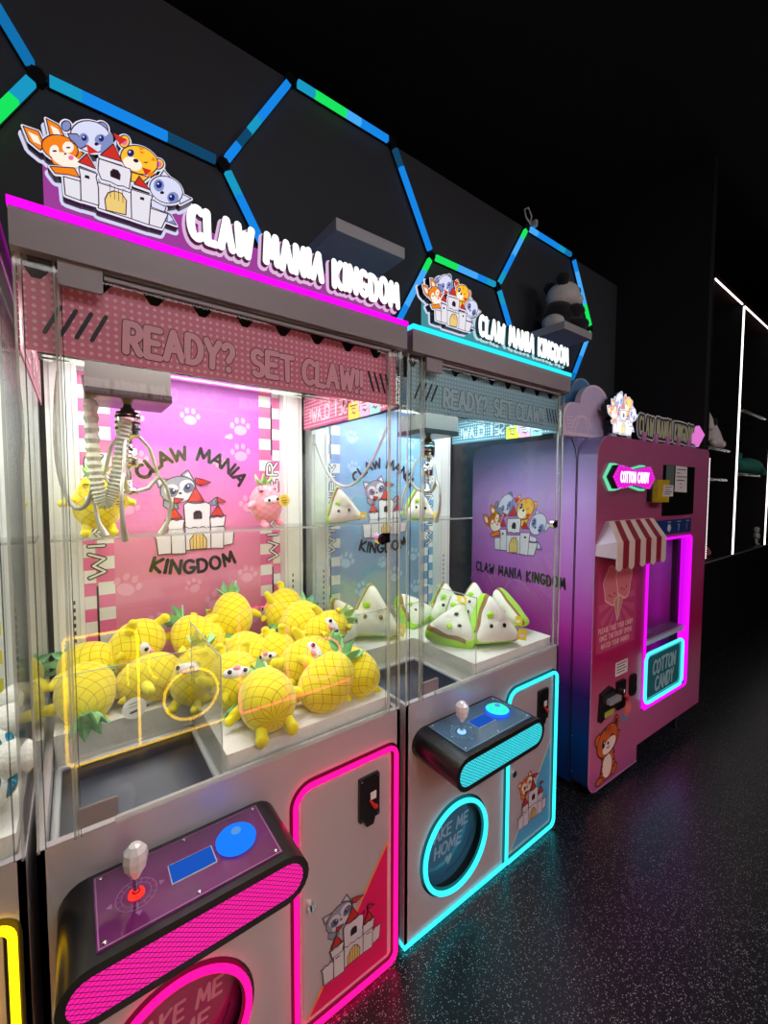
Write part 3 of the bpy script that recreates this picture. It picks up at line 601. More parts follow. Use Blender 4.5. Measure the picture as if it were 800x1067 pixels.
def claw_machine(color, loc, rz, label, group, claw_x=.19, animal='raccoon', lamp=9.8, lampcol=(1, 1, 1), full=True, hose=True, ns=3.2):
    T = THEMES[color]
    t = thing('claw_machine', label, 'arcade machine', loc, rz, group)
    NEON = glow(color + ('_neon' if ns < 5 else '_far_neon'), T['neon'], ns)
    NTOP = glow(color + '_top_neon', T['top'], 1.35)
    z0, zg, zh, zs, zt = .014, .797, .861 + 1.0, 1.9242, 1.9377
    cx, cz, cr = .2284, .2342, .1494
    # lower cabinet with a round prize opening
    b = MB(); hr = cr + .004; N = 24
    top_arc = [(cx + hr * math.cos(PI * i / N), cz + hr * math.sin(PI * i / N)) for i in range(N + 1)]
    bot_arc = [(cx - hr * math.cos(PI * i / N), cz - hr * math.sin(PI * i / N)) for i in range(N + 1)]
    up = [(0, cz)] + top_arc[::-1] + [(W, cz), (W, zg), (0, zg)]
    lo = [(W, cz)] + bot_arc[::-1] + [(0, cz), (0, z0), (W, z0)]
    for o_ in (up, lo):
        b.add([(x, 0, z) for x, z in o_], [tuple(range(len(o_)))], M_BODY)
    b.prism(ell(cx, cz, hr, hr, 0, 48), 1, 0, .045, M_MATTE, True, caps=False)
    b.box((0, 0.0, z0), (.012, .70, zg), M_BODY); b.box((W - .012, 0.0, z0), (W, .70, zg), M_BODY)
    b.box((.012, .686, z0), (W - .012, .70, zg), M_BODY); b.box((.012, 0.004, z0), (W - .012, .686, z0 + .012), M_MATTE)
    b.box((.012, .002, zg - .03), (W - .012, .018, zg), M_BODY)
    b.box((.345, .018, .72), (W - .012, .686, .742), M_WHITE); b.box((.012, .36, .72), (.345, .686, .742), M_WHITE)
    for fx in (.07, .78):
        b.tube([(fx, .03, 0), (fx, .03, z0 + .004)], .016, M_CHROME, 12)
        b.tube([(fx, .64, 0), (fx, .64, z0 + .004)], .016, M_CHROME, 12)
    b.build('base_cabinet', t)
    # prize door
    b = MB(); M_DISC = mat(color + '_tinted_acrylic', T['disc'], 0.12)
    b.add([(x, .034, z) for x, z in ell(cx, cz, hr, hr, 0, 48)], [tuple(range(48))], M_DISC)
    pdoor = b.build('prize_door', t)
    a = Art((cx, .0335, cz), (1, 0, 0), (0, 0, 1)); inkc = mat(color + '_door_words', tuple(min(1, c * 1.2 + .18) for c in T['disc']), .3)
    put_text(a, 'TAKE ME', -.098, .012, .04, [inkc], [.2], width=.196, slant=.12)
    put_text(a, 'HOME', -.065, -.048, .04, [inkc], [.2], width=.13, slant=.12)
    a.poly([(0, -.1), (-.018, -.075), (-.014, -.064), (-.006, -.062), (0, -.07), (.006, -.062), (.014, -.064), (.018, -.075)], inkc, 1)
    a.line(arc(0, 0, .12, .12, -15, -95, 14), .0016, M_CHROME, 1)
    a.mb.build('prize_door_words', pdoor)
    b = MB(); b.tube([(x, -.010, z) for x, z in ell(cx, cz, cr, cr, 0, 56)], .0078, NEON, 10, closed=True)
    b.build('round_neon_tube', t)
    b = MB(); bl = Art((0, -.0006, 0), (1, 0, 0), (0, 0, 1), mb=b); bl.line(ell(cx, cz, cr + .001, cr + .001, 0, 48), .03, M_BLACK, 0, closed=True, n=3)
    b.build('neon_backing', t)
    # access door
    b = MB(); dp = rrect(.523, .036, .808, .673, .022); b.prism(dp, 1, -.0035, .0, M_BODY)
    door = b.build('access_door', t)
    a = Art((0, -.0042, 0), (1, 0, 0), (0, 0, 1))
    a.poly([(.800, .40), (.535, .044), (.800, .044)], mat(color + '_door_graphic', T['tri'], .4), 0)
    a.line([(.800, .40), (.535, .044)], .007, mat(color + '_door_graphic_edge', T['trie'], .4), 1, n=2)
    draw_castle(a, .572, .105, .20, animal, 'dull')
    a.mb.build('door_print', door)
    b = MB(); b.prism(rrect(.695, .512, .765, .641, .005), 1, -.012, -.0035, M_BLACK)
    b.prism([(.713, .512), (.748, .512), (.742, .494), (.719, .494)], 1, -.014, -.0035, M_BLACK)
    for sx, sz in ((.702, .634), (.758, .634), (.702, .519), (.758, .519)):
        b.tube([(sx, -.0125, sz), (sx, -.0145, sz)], .0035, M_CHROME, 8)
    b.box((.732, -.0135, .568), (.752, -.012, .590), M_PAPER)
    coin = b.build('coin_acceptor', door)
    b = MB(); b.tube([(.727, -.016, .572), (.738, -.024, .556), (.746, -.020, .548)], [.003, .006, .007], M_RED, 8); b.build('return_lever', door)
    b = MB(); b.tube([(.543, -.0035, .358), (.543, -.012, .358)], .013, M_CHROME, 16); b.box((.541, -.0132, .350), (.545, -.012, .366), M_BLACK); b.build('door_lock', door)
    pts = []
    for (px, pz, r, a0) in ((.5024 + .05, .692 - .05, .05, 180), (.8286 - .026, .692 - .026, .026, 90), (.8286 - .028, .0155 + .028, .028, 0), (.5024 + .008, .0155 + .008, .008, -90)):
        pts += arc(px, pz, r, r, a0, a0 - 90, 7)
    b = MB(); b.tube([(x, -.010, z) for x, z in pts], .0068, NEON, 10, closed=True); b.build('door_neon_tube', t)
    b = MB(); bl = Art((0, -.0008, 0), (1, 0, 0), (0, 0, 1), mb=b); bl.line(pts, .026, M_BLACK, 0, closed=True, n=3); b.build('neon_backing', t)
    b = MB(); b.tube([(.0, .4, .012), (-.002, -.004, .012), (.50, -.006, .012)], .0065, NEON, 8); b.build('base_neon_tube', t)
    # control box
    def stad(x0, x1, z0_, z1, n=10):
        r = (z1 - z0_) / 2; zc = (z0_ + z1) / 2
        return arc(x1 - r, zc, r, r, -90, 90, n) + arc(x0 + r, zc, r, r, 90, 270, n)
    b = MB(); b.prism(stad(.026, .45, .607, .707), 1, -.19, .0, M_BLACK, False)
    for p_ in range(len(b.sm)):
        b.sm[p_] = len(b.f[p_]) == 4
    cb = b.build('control_box', t, bevel=.003)
    b = MB(); b.add([(x, -.1905, z) for x, z in stad(.040, .436, .622, .692)], [tuple(range(22))], grille_mat(color + '_grille', (1, .004, .36) if color == 'pink' else T['neon'], 1.1 if color == 'pink' else 2.0)); b.build('lit_grille', cb)
    b = MB(); M_PAN = mat(color + '_control_plate', T['panel'], 0.12, coat=.5)
    b.box((.0815, -.173, .7065), (.3997, -.0128, .7105), M_PAN)
    Lm = mat(color + '_plate_line', tuple(min(1, c * 1.6 + .12) for c in T['panel']), .3)
    a = Art((0, 0, .7107), (1, 0, 0), (0, 1, 0), mb=b)
    a.line([(.0845, -.170), (.3967, -.170), (.3967, -.016), (.0845, -.016)], .0022, Lm, 0, closed=True, n=2)
    a.line(ell(.145, -.098, .033, .033), .0015, Lm, 0, closed=True, n=2); a.line(ell(.145, -.098, .024, .024), .0012, Lm, 0, closed=True, n=2)
    for k in range(16):
        c_, s_ = math.cos(k * PI / 8), math.sin(k * PI / 8)
        a.line([(.145 + .024 * c_, -.098 + .024 * s_), (.145 + .033 * c_, -.098 + .033 * s_)], .001, Lm, 0, n=2)
    for k in range(4):
        c_, s_ = math.cos(k * PI / 2), math.sin(k * PI / 2)
        a.poly([(.145 + .048 * c_, -.098 + .048 * s_), (.145 + .038 * c_ - .006 * s_, -.098 + .038 * s_ + .006 * c_), (.145 + .038 * c_ + .006 * s_, -.098 + .038 * s_ - .006 * c_)], Lm, 0)
    for sx, sy in ((.093, -.023), (.093, -.163), (.388, -.023), (.388, -.163), (.24, -.163), (.24, -.021)):
        b.lathe([(.004, 0), (.004, .0015), (.002, .0028), (0, .003)], M_CHROME, (sx, sy, .7105), 10)
    b.build('control_plate', cb)
    b = MB(); b.box((.203, -.116, .7105), (.282, -.072, .7125), glow('blue_display', (0.012, 0.09, 0.50), 1.0)); b.box((.201, -.118, .7105), (.284, -.070, .7115), M_RAIL)
    b.build('display', cb)
    Mb = glow(color + '_push_button', T['btn'], 1.3); Mb2 = glow('button_ring', (0.01, 0.07, 1.0), 2.2)
    b = MB(); b.lathe([(.040, 0), (.041, .006), (.038, .010)], Mb2 if color == 'cyan' else Mb, (.33, -.088, .7105), 32)
    b.lathe([(.038, .010), (.034, .012), (.033, .010), (.029, .016), (.020, .020), (.010, .022)], Mb, (.33, -.088, .7105), 32)
    b.lathe([(.0101, .0215), (.0095, .0235), (0, .024)], glow('button_cap', (0.10, 0.32, 0.75), 1.0), (.33, -.088, .7105), 24); b.build('push_button', cb)
    b = MB(); b.lathe([(.014, 0), (.013, .004), (.007, .006)], glow(color + '_joystick_led', T['joy'], 1.6), (.145, -.098, .7107), 16)
    b.tube([(.145, -.098, .712), (.145, -.098, .755)], .0055, M_CHROME, 10)
    b.lathe([(.006, .044), (.0105, .052), (.019, .066), (.0215, .082), (.019, .096), (.010, .106), (0, .108)], mat('faceted_crystal', (0.88, 0.80, 0.82), 0.06, 0.15), (.145, -.098, .7), 9)
    for p_ in range(len(b.sm) - 54, len(b.sm)):
        b.sm[p_] = False
    b.build('joystick', cb)
    # canopy, top neon
    b = MB(); b.box((0, -.024, zh), (W, .70, zs), M_HEAD); b.box((.02, .0, zh - .0015), (W - .02, .64, zh - .0005), M_MATTE)
    b.box((.13, -.012, 1.846), (.80, -.004, zh), M_HEAD); b.box((.13, -.014, 1.853), (.80, -.012, 1.856), M_MATTE)
    b.build('top_canopy', t, bevel=.002)
    b = MB(); b.box((-.001, -.027, zs), (W + .001, .01, zt), NTOP); b.box((-.001, .01, zs), (.012, .66, zt), NTOP); b.build('canopy_light_strip', t)
    # backlit sign
    sgn_c = glow(color + '_edge_lit_plate', tuple(.75 * c + .12 for c in T['top']), .42)
    b = MB(); out = [(.047, zt), (.047, 2.02), (.08, 2.055), (.14, 2.07), (.21, 2.055), (.262, 2.02), (.30, 2.0), (.55, 2.0), (.80, 1.99), (.80, zt)]
    b.prism(out, 1, -.012, -.006, sgn_c); b.build('sign_plate', t)
    b = MB(); ex, ez, ew = .0247, 1.9585, .2541
    emblem_body(b, ex, ez, ew, 1, -.016, -.034, .0035, M_BLACK, M_BLACK)
    emblem_body(b, ex, ez, ew, 1, -.034, -.0345, .003, M_BLACK, glow('emblem_white_edge', (.85, .85, 1.0), .95))
    emblem_body(b, ex, ez, ew, 1, -.0125, -.0128, .008, M_BLACK, glow('emblem_halo', (.75, .75, 1.0), .9))
    a = Art((0, -.0352, 0), (1, 0, 0), (0, 0, 1), mb=b)
    draw_emblem(a, ex, ez, ew, 'lit'); b.build('sign_emblem', t)
    a = Art((0, -.020, 0), (1, 0, 0), (0, 0, 1)); a.side = mat(color + '_letter_side', (0.12, 0.02, 0.06) if color == 'pink' else (.02, .1, .13), .4)
    put_text(a, 'CLAW MANIA KINGDOM', .277, 1.966, .058, [glow('white_backlight', (1, 1, 1), 1.3)], [.27], width=.53, gap=.38, jit=.05, thick=.014)
    a.mb.build('sign_letters', t)
    a = Art((0, -.0125, 0), (1, 0, 0), (0, 0, 1))
    put_text(a, 'CLAW MANIA KINGDOM', .277, 1.966, .058, [glow(color + '_halo', tuple(.35 * c + .6 for c in T['top']), .8)], [.42], width=.53, gap=.38, jit=.05)
    a.mb.build('letter_halo', t)
    # header banner with cut scallops, printed side banners
    def scallop(x0, x1, zb, zt_, n, d=.014):
        p = [(x0, zb), (x1, zb)]; k = (x1 - x0) / n
        for i in range(n):
            xr = x1 - i * k
            p += [(xr, zt_), (xr - k * .55, zt_), (xr - k * .72, zt_ - d), (xr - k * .86, zt_ - d)]
        p.append((x0, zt_)); return p
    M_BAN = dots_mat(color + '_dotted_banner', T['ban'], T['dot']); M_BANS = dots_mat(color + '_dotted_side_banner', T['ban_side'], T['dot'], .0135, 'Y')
    fillc = mat(color + '_banner_letters', tuple(c * .35 + d * .65 for c, d in zip(T['ban'], T['dot'])), .4)
    b = MB(); b.prism(scallop(.012, .838, 1.704, 1.850, 9, .020), 1, .014, .017, M_BAN)
    a = Art((0, .0136, 0), (1, 0, 0), (0, 0, 1), mb=b)
    for x0 in (.052, .075, .098, .121, .745, .765, .785, .805):
        left = x0 < .4
        a.line([(x0 + (.012 if left else -.004), 1.788), (x0 - (.012 if left else -.014), 1.738)], .007, M_INK, 1, n=2)
    put_text(a, 'READY?', .165, 1.728, .055, [M_INK, fillc], [.30, .235], width=.205, jit=.04)
    put_text(a, 'SET', .415, 1.728, .055, [M_INK, fillc], [.30, .235], width=.10, jit=.04)
    put_text(a, 'CLAW!!', .545, 1.728, .055, [M_INK, fillc], [.30, .235], width=.175, jit=.04)
    b.build('header_banner', t)
    for sx in ((0.0045, W - .0045) if full else ()):
        b = MB(); q = [(y, z) for y, z in scallop(.03, .635, 1.704, 1.848, 7)]
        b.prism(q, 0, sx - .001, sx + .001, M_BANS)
        for eps, off in ((-.0003, -.0016), (.0003, .0016)):
            a = Art((sx + off, 0, 0), (0, 1, 0), (0, 0, 1), eps=eps, mb=b)
            if abs(sx) < .1:
                a = Art((sx + off, .66, 0), (0, -1, 0), (0, 0, 1), eps=-eps, mb=b)
            put_text(a, 'READY? SET CLAW!', .07, 1.728, .05, [M_GRAYINK, fillc], [.26, .19], width=.50)
        b.build('side_banner', t)
    # glass
    b = MB(); b.box((.062, -.006, zg), (.80, -.001, 1.846), M_GLASS); fg = b.build('front_glass', t)
    for xa, xb, xc, xd in ((.060, .0635, .0655, .067), (.798, .8015, .7895, .791)):
        b = MB(); b.box((xa, -.0065, zg), (xb, -.0005, 1.846), M_EDGE); b.box((xc, -.0066, zg), (xd, -.0061, 1.846), M_DEDGE); b.build('glass_edge', fg)
    for xa, xb, es in ((.005, .0595, (.0012, .055, .0125)), (.803, W - .004, (.806, .8445, .834))):
        b = MB(); b.box((xa, .001, zg - .02), (xb, .004, zh), M_ACRY)
        for x in es[:2]:
            b.box((x, -.0005, zg - .005), (x + .004, .0045, zh), M_EDGE)
        b.box((es[2], -.001, zg), (es[2] + .002, .001, zh), M_DEDGE); b.build('corner_glass', t)
    for sx in (.001, W - .004):
        b = MB(); b.box((sx, .006, zg - .02), (sx + .003, .64, zh), M_GLASS); b.build('side_glass', t)
    b = MB(); b.prism(rrect(.062, .818, .126, .856, .004), 1, -.014, -.007, M_HEAD); b.build('glass_bracket', t)
    b = MB(); b.prism(rrect(.062, 1.818, .128, 1.862, .004), 1, -.016, -.007, M_HEAD); b.build('glass_bracket', t)
    b = MB(); b.box((.12, -.0075, zg + .001), (.80, .001, zg + .012), M_EDGE); b.build('glass_sill', t)
    b = MB(); b.tube([(.765, -.006, 1.322), (.765, -.022, 1.322)], .016, M_CHROME, 18); b.tube([(.765, -.022, 1.322), (.765, -.024, 1.322)], .011, M_BLACK, 14)
    b.box((.77, -.012, 1.308), (.80, -.007, 1.336), M_CHROME); b.build('glass_lock', t)
    # back posts with slots, printed back panel
    for x0 in (0.0125, .76):
        b = MB(); b.box((x0, .64, .742), (x0 + .078, .70, zh), M_WHITE)
        sxx = x0 + (.05 if x0 < .4 else .03)
        for k in range(11):
            z = .86 + k * .024
            b.box((sxx, .6385, z), (sxx + .005, .6401, z + .012), M_INK)
        b.box((x0 + .010, .638, .76), (x0 + .012, .64, zh), M_RAIL); b.box((x0 + .064, .638, .76), (x0 + .066, .64, zh), M_RAIL)
        b.build('back_post', t)
    b = MB(); b.box((.09, .688, .742), (.76, .70, zh), ramp_mat(color + '_back_print', T['pan'], 'Z', .85, 1.8, .3))
    a = Art((0, .6872, 0), (1, 0, 0), (0, 0, 1), mb=b); Mc = mat(color + '_checker', T['check'], .4); Mp = mat(color + '_paw_print', T['paw'], .4)
    for k in range(26):
        z = .77 + .0425 * k
        for x0, x1, par in ((.092, .124, 0), (.130, .176, 1), (.674, .722, 1), (.728, .758, 0)):
            a.poly([(x0, z), (x1, z), (x1, z + .0425), (x0, z + .0425)], M_WHITE if (k + par) % 2 else Mc, 0)
    for x in (.127, .725):
        a.line([(x, .78), (x, 1.14)], .006, M_INK, 1, n=2); a.line([(x, 1.60), (x, 1.80)], .006, M_INK, 1, n=2)
        aa = Art((x + .022, .6866, 1.17), (0, 0, 1), (-1, 0, 0), eps=.0003, mb=a.mb)
        aa.N = Vector((0, -1, 0))
        put_text(aa, 'WINNER', 0, 0, .042, [M_INK, M_WHITE], [.34, .16], width=.40)
    if True:
        rp = random.Random(3)
        for (x, z, r) in ((.24, 1.70, .04), (.60, 1.70, .045), (.25, 1.56, .04), (.60, 1.60, .045), (.63, 1.40, .045), (.22, 1.40, .04), (.21, 1.13, .05), (.30, .98, .05),
                          (.50, 1.03, .05), (.62, 1.12, .045), (.42, 1.10, .035), (.64, .95, .045), (.36, 1.30, .03), (.42, 1.72, .04), (.52, 1.56, .03), (.19, .90, .045)):
            paw(a, x, z, r, Mp, .6, rp.uniform(-.4, .4))
        draw_castle(a, .292, 1.228, .277, 'raccoon', 'print')
        def al(u):
            th = math.radians(142) - u / .44 * math.radians(110)
            return .425 + .215 * math.cos(th), 1.375 + .215 * math.sin(th), th - PI / 2
        put_text(a, 'CLAW MANIA', 0, 0, .044, [M_INK], [.26], width=.44, along=al, L=1)
        def al2(u):
            th = math.radians(-108) + u / .28 * math.radians(36)
            return .427 + .45 * math.cos(th), 1.625 + .45 * math.sin(th), th + PI / 2
        put_text(a, 'KINGDOM', 0, 0, .046, [M_INK], [.26], width=.28, along=al2, L=1)
    b = a.mb; b.build('back_panel', t)
    # toy shelf
    b = MB(); b.box((.02, .47, 1.316), (.83, .636, 1.321), M_SHELFG); b.box((.02, .468, 1.315), (.83, .471, 1.322), M_EDGE); b.build('toy_shelf', t)
    # prize bed and chute
    b = MB(); n = 14; L_ = [(.345, .026), (.836, .026), (.836, .630), (.014, .630), (.014, .362), (.345, .362)]
    b.prism([(x, y) for x, y in L_], 2, .742, .832, M_BED); b.build('prize_bed', t, bevel=.014)
    b = MB(); b.box((.012, .020, .40), (.016, .36, .745), M_SLATE); b.box((.338, .020, .40), (.342, .36, .745), M_SLATE)
    b.box((.016, .018, .40), (.338, .022, .745), M_SLATE)
    b.add([(.016, .358, .70), (.338, .358, .70), (.338, .022, .52), (.016, .022, .52)], [(0, 1, 2, 3)], M_SLATE)
    b.box((.016, .356, .55), (.338, .36, .745), M_SLATE); ch = b.build('prize_chute', t)
    b = MB()
    for p0, p1 in (((.022, .02, .748), (.022, .352, .748)), ((.022, .352, .748), (.338, .352, .748)), ((.338, .352, .748), (.338, .02, .748))):
        b.tube([p0, p1], .008, M_RAIL, 8)
    b.build('chute_rail', ch)
    b = MB(); b.box((.329, .008, .79), (.332, .31, 1.08), M_ACRY)
    for p0, p1 in (((.3305, .008, .79), (.3305, .008, 1.08)), ((.3305, .008, 1.08), (.3305, .31, 1.08)), ((.3305, .31, 1.08), (.3305, .31, .79))):
        b.tube([p0, p1], .0018, M_EDGE, 6)
    b.box((.02, .309, .79), (.329, .312, 1.0), M_ACRY); b.tube([(.02, .3105, 1.0), (.329, .3105, 1.0)], .0015, M_EDGE, 6); b.build('chute_divider', t)
    # claw
    b = MB(); b.box((claw_x - .088, .22, 1.694), (claw_x + .088, .38, 1.752), mat('grey_carriage', (.20, .21, .20), .3)); b.box((claw_x - .09, .218, 1.676), (claw_x + .09, .382, 1.694), M_BLACK)
    b.box((.016, .28, 1.765), (W - .016, .30, 1.78), M_CHROME); b.box((.016, .32, 1.765), (W - .016, .34, 1.78), M_CHROME); b.box((claw_x - .02, .22, 1.752), (claw_x + .02, .38, 1.765), M_BLACK)
    gan = b.build('claw_carriage', t)
    b = MB(); c = (claw_x, .30, 0)
    b.lathe([(.010, 1.676), (.010, 1.668), (.016, 1.664), (.016, 1.658), (.026, 1.655), (.028, 1.650), (.028, 1.600), (.026, 1.594), (.010, 1.590), (.009, 1.565), (.021, 1.562), (.021, 1.520), (.018, 1.516), (.006, 1.514), (.006, 1.462), (.018, 1.460), (.018, 1.446), (.0, 1.444)], M_CHROME, c, 24)
    for k in range(3):
        b.lathe([(.0285, 1.61 + .015 * k), (.0292, 1.613 + .015 * k), (.0285, 1.616 + .015 * k)], M_BLACK, c, 24)
    hd = b.build('claw_head', gan)
    for k in range(3):
        an = math.radians((15, 135, 255)[k]); dx, dy = math.cos(an), math.sin(an)
        b = MB(); Q = lambda r, z: (claw_x + r * dx, .30 + r * dy, z)
        b.tube([Q(.024, 1.598), Q(.05, 1.57), Q(.072, 1.495)], .0045, M_CLAWM, 6)
        b.tube([Q(.012, 1.452), Q(.045, 1.462), Q(.072, 1.495)], .006, M_CLAWM, 8)
        b.tube([Q(.066, 1.502), Q(.092, 1.470), Q(.104, 1.42), Q(.094, 1.37), Q(.072, 1.335)], [.0045, .0045, .0045, .006, .009], M_CLAWM, 8)
        b.build('claw_prong', gan)
    if hose:
        b = MB(); pts = []; rr = []
        ctrl = [Vector((claw_x - .078, .27, 1.672)), Vector((claw_x - .080, .265, 1.36)), Vector((claw_x - .045, .26, 1.32)), Vector((claw_x - .02, .27, 1.56)), Vector((claw_x - .006, .275, 1.635))]
        for i in range(85):
            u = i / 84; q = [v.copy() for v in ctrl]
            while len(q) > 1:
                q = [q[j].lerp(q[j + 1], u) for j in range(len(q) - 1)]
            pts.append(q[0]); rr.append(.0165 if i % 2 else .0122)
        b.tube(pts, rr, M_HOSE, 12); b.sm = [False] * len(b.sm); b.build('claw_hose', gan)
    def sag(p, n=24, rad=.0055, m=M_CABLE):
        P_ = [Vector(x) for x in p]; pts = []
        for i in range(n + 1):
            u = i / n; q = [v.copy() for v in P_]
            while len(q) > 1:
                q = [q[j].lerp(q[j + 1], u) for j in range(len(q) - 1)]
            pts.append(q[0])
        return pts
    if color == 'pink':
        b = MB()
        for dy in (0, .013):
            b.tube(sag([(.050, .50 + dy, 1.78), (.018, .47 + dy, 1.50), (.040, .42 + dy, 1.30), (.150, .37 + dy, 1.34), (.125, .34 + dy, 1.52), (.102, .32 + dy, 1.74)]), .0058, M_CABLE, 8)
        b.build('power_cable', t)
    else:
        b = MB(); b.tube(sag([(.022, .63, 1.665), (.06, .60, 1.50), (.085, .50, 1.36), (.15, .42, 1.50), (.20, .34, 1.74)]), .0058, M_CABLE2, 8); b.box((.014, .61, 1.65), (.03, .64, 1.69), M_WHITE)
        b.build('power_cable', t)
    # small tags stuck to the glass under the side banner
    if full:
        for y0, y1, cc in ((.215, .285, (.85, .55, .05) if color == 'pink' else (.62, .75, .03)), (.158, .213, (.8, .35, .55)), (.098, .155, (.25, .55, .6))):
            b = MB(); x = W - .0062; b.add([(x, y0, 1.700), (x, y1, 1.700), (x, y1, 1.757), (x, y0, 1.757)], [(0, 1, 2, 3)], mat('tag_%02d_%02d' % (int(cc[0] * 99), int(cc[1] * 99)), cc, .5))
            a = Art((x - .0005, 0, 0), (0, -1, 0), (0, 0, 1), mb=b)
            ym = -(y0 + y1) / 2
            a.line([(ym - .02, 1.745), (ym + .02, 1.745)], .004, M_INK, 0, n=2); a.line([(ym - .015, 1.735), (ym + .012, 1.735)], .003, M_INK, 0, n=2)
            a.line([(ym - .012, 1.72), (ym - .004, 1.725), (ym + .004, 1.716), (ym + .012, 1.722)], .004, M_INK, 0, n=2)
            b.build('price_tag', t)
    b = MB(); b.box((.05, .60, 1.848), (.80, .62, 1.858), glow('cabinet_led', lampcol, 3.0)); b.build('interior_light_strip', t)
    b = MB(); b.box((.012, .028, 1.80), (.838, .034, zh), M_MATTE); b.build('added_lamp_mask', t)  # black strip added to hide the interior light behind the scallop gaps
    area_lamp('cabinet_lamp', (.425, .33, 1.842), .70, .50, lamp, lampcol, parent=t)
    return t
# ------------------------------------------------------------------ the row of machines
PITCH = W + .0213
row = 'claw machines standing in the row along the dark wall'
m_pink = claw_machine('pink', (0, 0, 0), 0, 'claw machine with pink neon door frame and a pile of yellow pineapple plush toys', row, claw_x=.19, lampcol=(1, 1, .93))
m_cyan = claw_machine('cyan', (PITCH, 0, 0), 0, 'claw machine with cyan neon trim holding green and white sandwich plush toys', row, claw_x=.36, animal='tiger', lampcol=(.93, 1, 1), hose=False)
m_yel = claw_machine('yellow', (-.865, 0, 0), 0, 'yellow trimmed claw machine cut off by the edge, beside the pink one', row, claw_x=.30, full=False, hose=False)
opp = 'claw machines across the aisle, seen only as reflections in the glass'
o1 = claw_machine('yellow', (.835, -1.70, 0), PI, 'yellow neon claw machine across the aisle whose ring reflects in the glass', opp, claw_x=.5, full=False, hose=False, lamp=22.0, ns=16)
o2 = claw_machine('pink', (1.72, -1.70, 0), PI, 'pink neon claw machine across the aisle whose ring reflects over the pineapples', opp, claw_x=.5, full=False, hose=False, lamp=22.0, ns=16)

# ------------------------------------------------------------------ room
def floor_mat():
    m = bpy.data.materials.new('black_glitter_floor'); t, n, l = nt_of(m); b = n['Principled BSDF']
    tc = n.new('ShaderNodeTexCoord')
    v = n.new('ShaderNodeTexVoronoi'); v.inputs['Scale'].default_value = 290; l.new(tc.outputs['Object'], v.inputs['Vector'])
    sp = n.new('ShaderNodeSeparateColor'); l.new(v.outputs['Color'], sp.inputs[0])
    gm = n.new('ShaderNodeMapRange'); gm.inputs[1].default_value = .68; gm.inputs[2].default_value = 1.0; l.new(sp.outputs[0], gm.inputs[0])
    g = n.new('ShaderNodeMath'); g.operation = 'POWER'; g.inputs[1].default_value = 1.8; l.new(gm.outputs[0], g.inputs[0])
    g2 = n.new('ShaderNodeMath'); g2.operation = 'LESS_THAN'; g2.inputs[1].default_value = .42; l.new(v.outputs['Distance'], g2.inputs[0])
    g3 = n.new('ShaderNodeMath'); g3.operation = 'MULTIPLY'; l.new(g.outputs[0], g3.inputs[0]); l.new(g2.outputs[0], g3.inputs[1])
    cr = n.new('ShaderNodeMix'); cr.data_type = 'RGBA'; cr.inputs['A'].default_value = (.006, .006, .008, 1); cr.inputs['B'].default_value = (1, 1, 1, 1)
    l.new(g3.outputs[0], cr.inputs['Factor']); l.new(cr.outputs['Result'], b.inputs['Base Color'])
    # each flake lies at its own tilt
    nm = n.new('ShaderNodeVectorMath'); nm.operation = 'MULTIPLY_ADD'; nm.inputs[1].default_value = (.9, .9, 0); nm.inputs[2].default_value = (-.45, -.45, 1)
    l.new(v.outputs['Color'], nm.inputs[0]); nn = n.new('ShaderNodeVectorMath'); nn.operation = 'NORMALIZE'; l.new(nm.outputs[0], nn.inputs[0])
    geo = n.new('ShaderNodeNewGeometry'); mv = n.new('ShaderNodeMix'); mv.data_type = 'VECTOR'
    l.new(g3.outputs[0], mv.inputs['Factor']); l.new(geo.outputs['Normal'], mv.inputs['A']); l.new(nn.outputs[0], mv.inputs['B'])
    l.new(mv.outputs['Result'], b.inputs['Normal'])
    b.inputs['Roughness'].default_value = .32; b.inputs['Metallic'].default_value = 0
    l.new(g3.outputs[0], b.inputs['Metallic'])
    nz = n.new('ShaderNodeTexNoise'); nz.inputs['Scale'].default_value = 70; nz.inputs['Detail'].default_value = 4; l.new(tc.outputs['Object'], nz.inputs['Vector'])
    bp = n.new('ShaderNodeBump'); bp.inputs['Strength'].default_value = .5; bp.inputs['Distance'].default_value = .002; l.new(nz.outputs['Fac'], bp.inputs['Height'])
    b.inputs['Coat Weight'].default_value = .6; b.inputs['Coat IOR'].default_value = 1.5; b.inputs['Coat Roughness'].default_value = .26; l.new(bp.outputs['Normal'], b.inputs['Coat Normal'])
    return m
b = MB(); b.box((-4, -4.5, -.1), (11, 6, 0), floor_mat()); struct(b.build('floor'))
M_WALL = mat('charcoal_wall_paint', (0.044, 0.048, 0.053), .7, bump=(120, .06, .002))
M_BLK = mat('black_wall_paint', (0.006, 0.006, 0.007), .8, bump=(80, .05, .002))
b = MB(); b.box((-4, .80, 0), (3.88, .92, 3.22), M_WALL); struct(b.build('wall_back'))
b = MB(); b.box((3.88, .14, 0), (3.96, 3.2, 3.9), M_BLK); struct(b.build('wall_return'))
b = MB(); b.box((3.96, .62, 0), (11, .72, 3.9), M_BLK); struct(b.build('wall_far'))
b = MB(); b.box((10.9, -4.5, 0), (11, .62, 3.9), M_BLK); struct(b.build('wall_right'))
b = MB(); b.box((-4, -4.5, 0), (-3.9, .8, 3.9), M_BLK); struct(b.build('wall_left'))
b = MB(); b.box((-4, -4.6, 0), (11, -4.5, 3.9), M_BLK); struct(b.build('wall_front'))
b = MB(); b.box((-4, -4.6, 3.9), (11, 6, 4.0), M_BLK); struct(b.build('ceiling'))
b = MB(); b.box((-4, 3.1, 0), (3.88, 3.2, 3.9), M_BLK); struct(b.build('wall_beyond'))

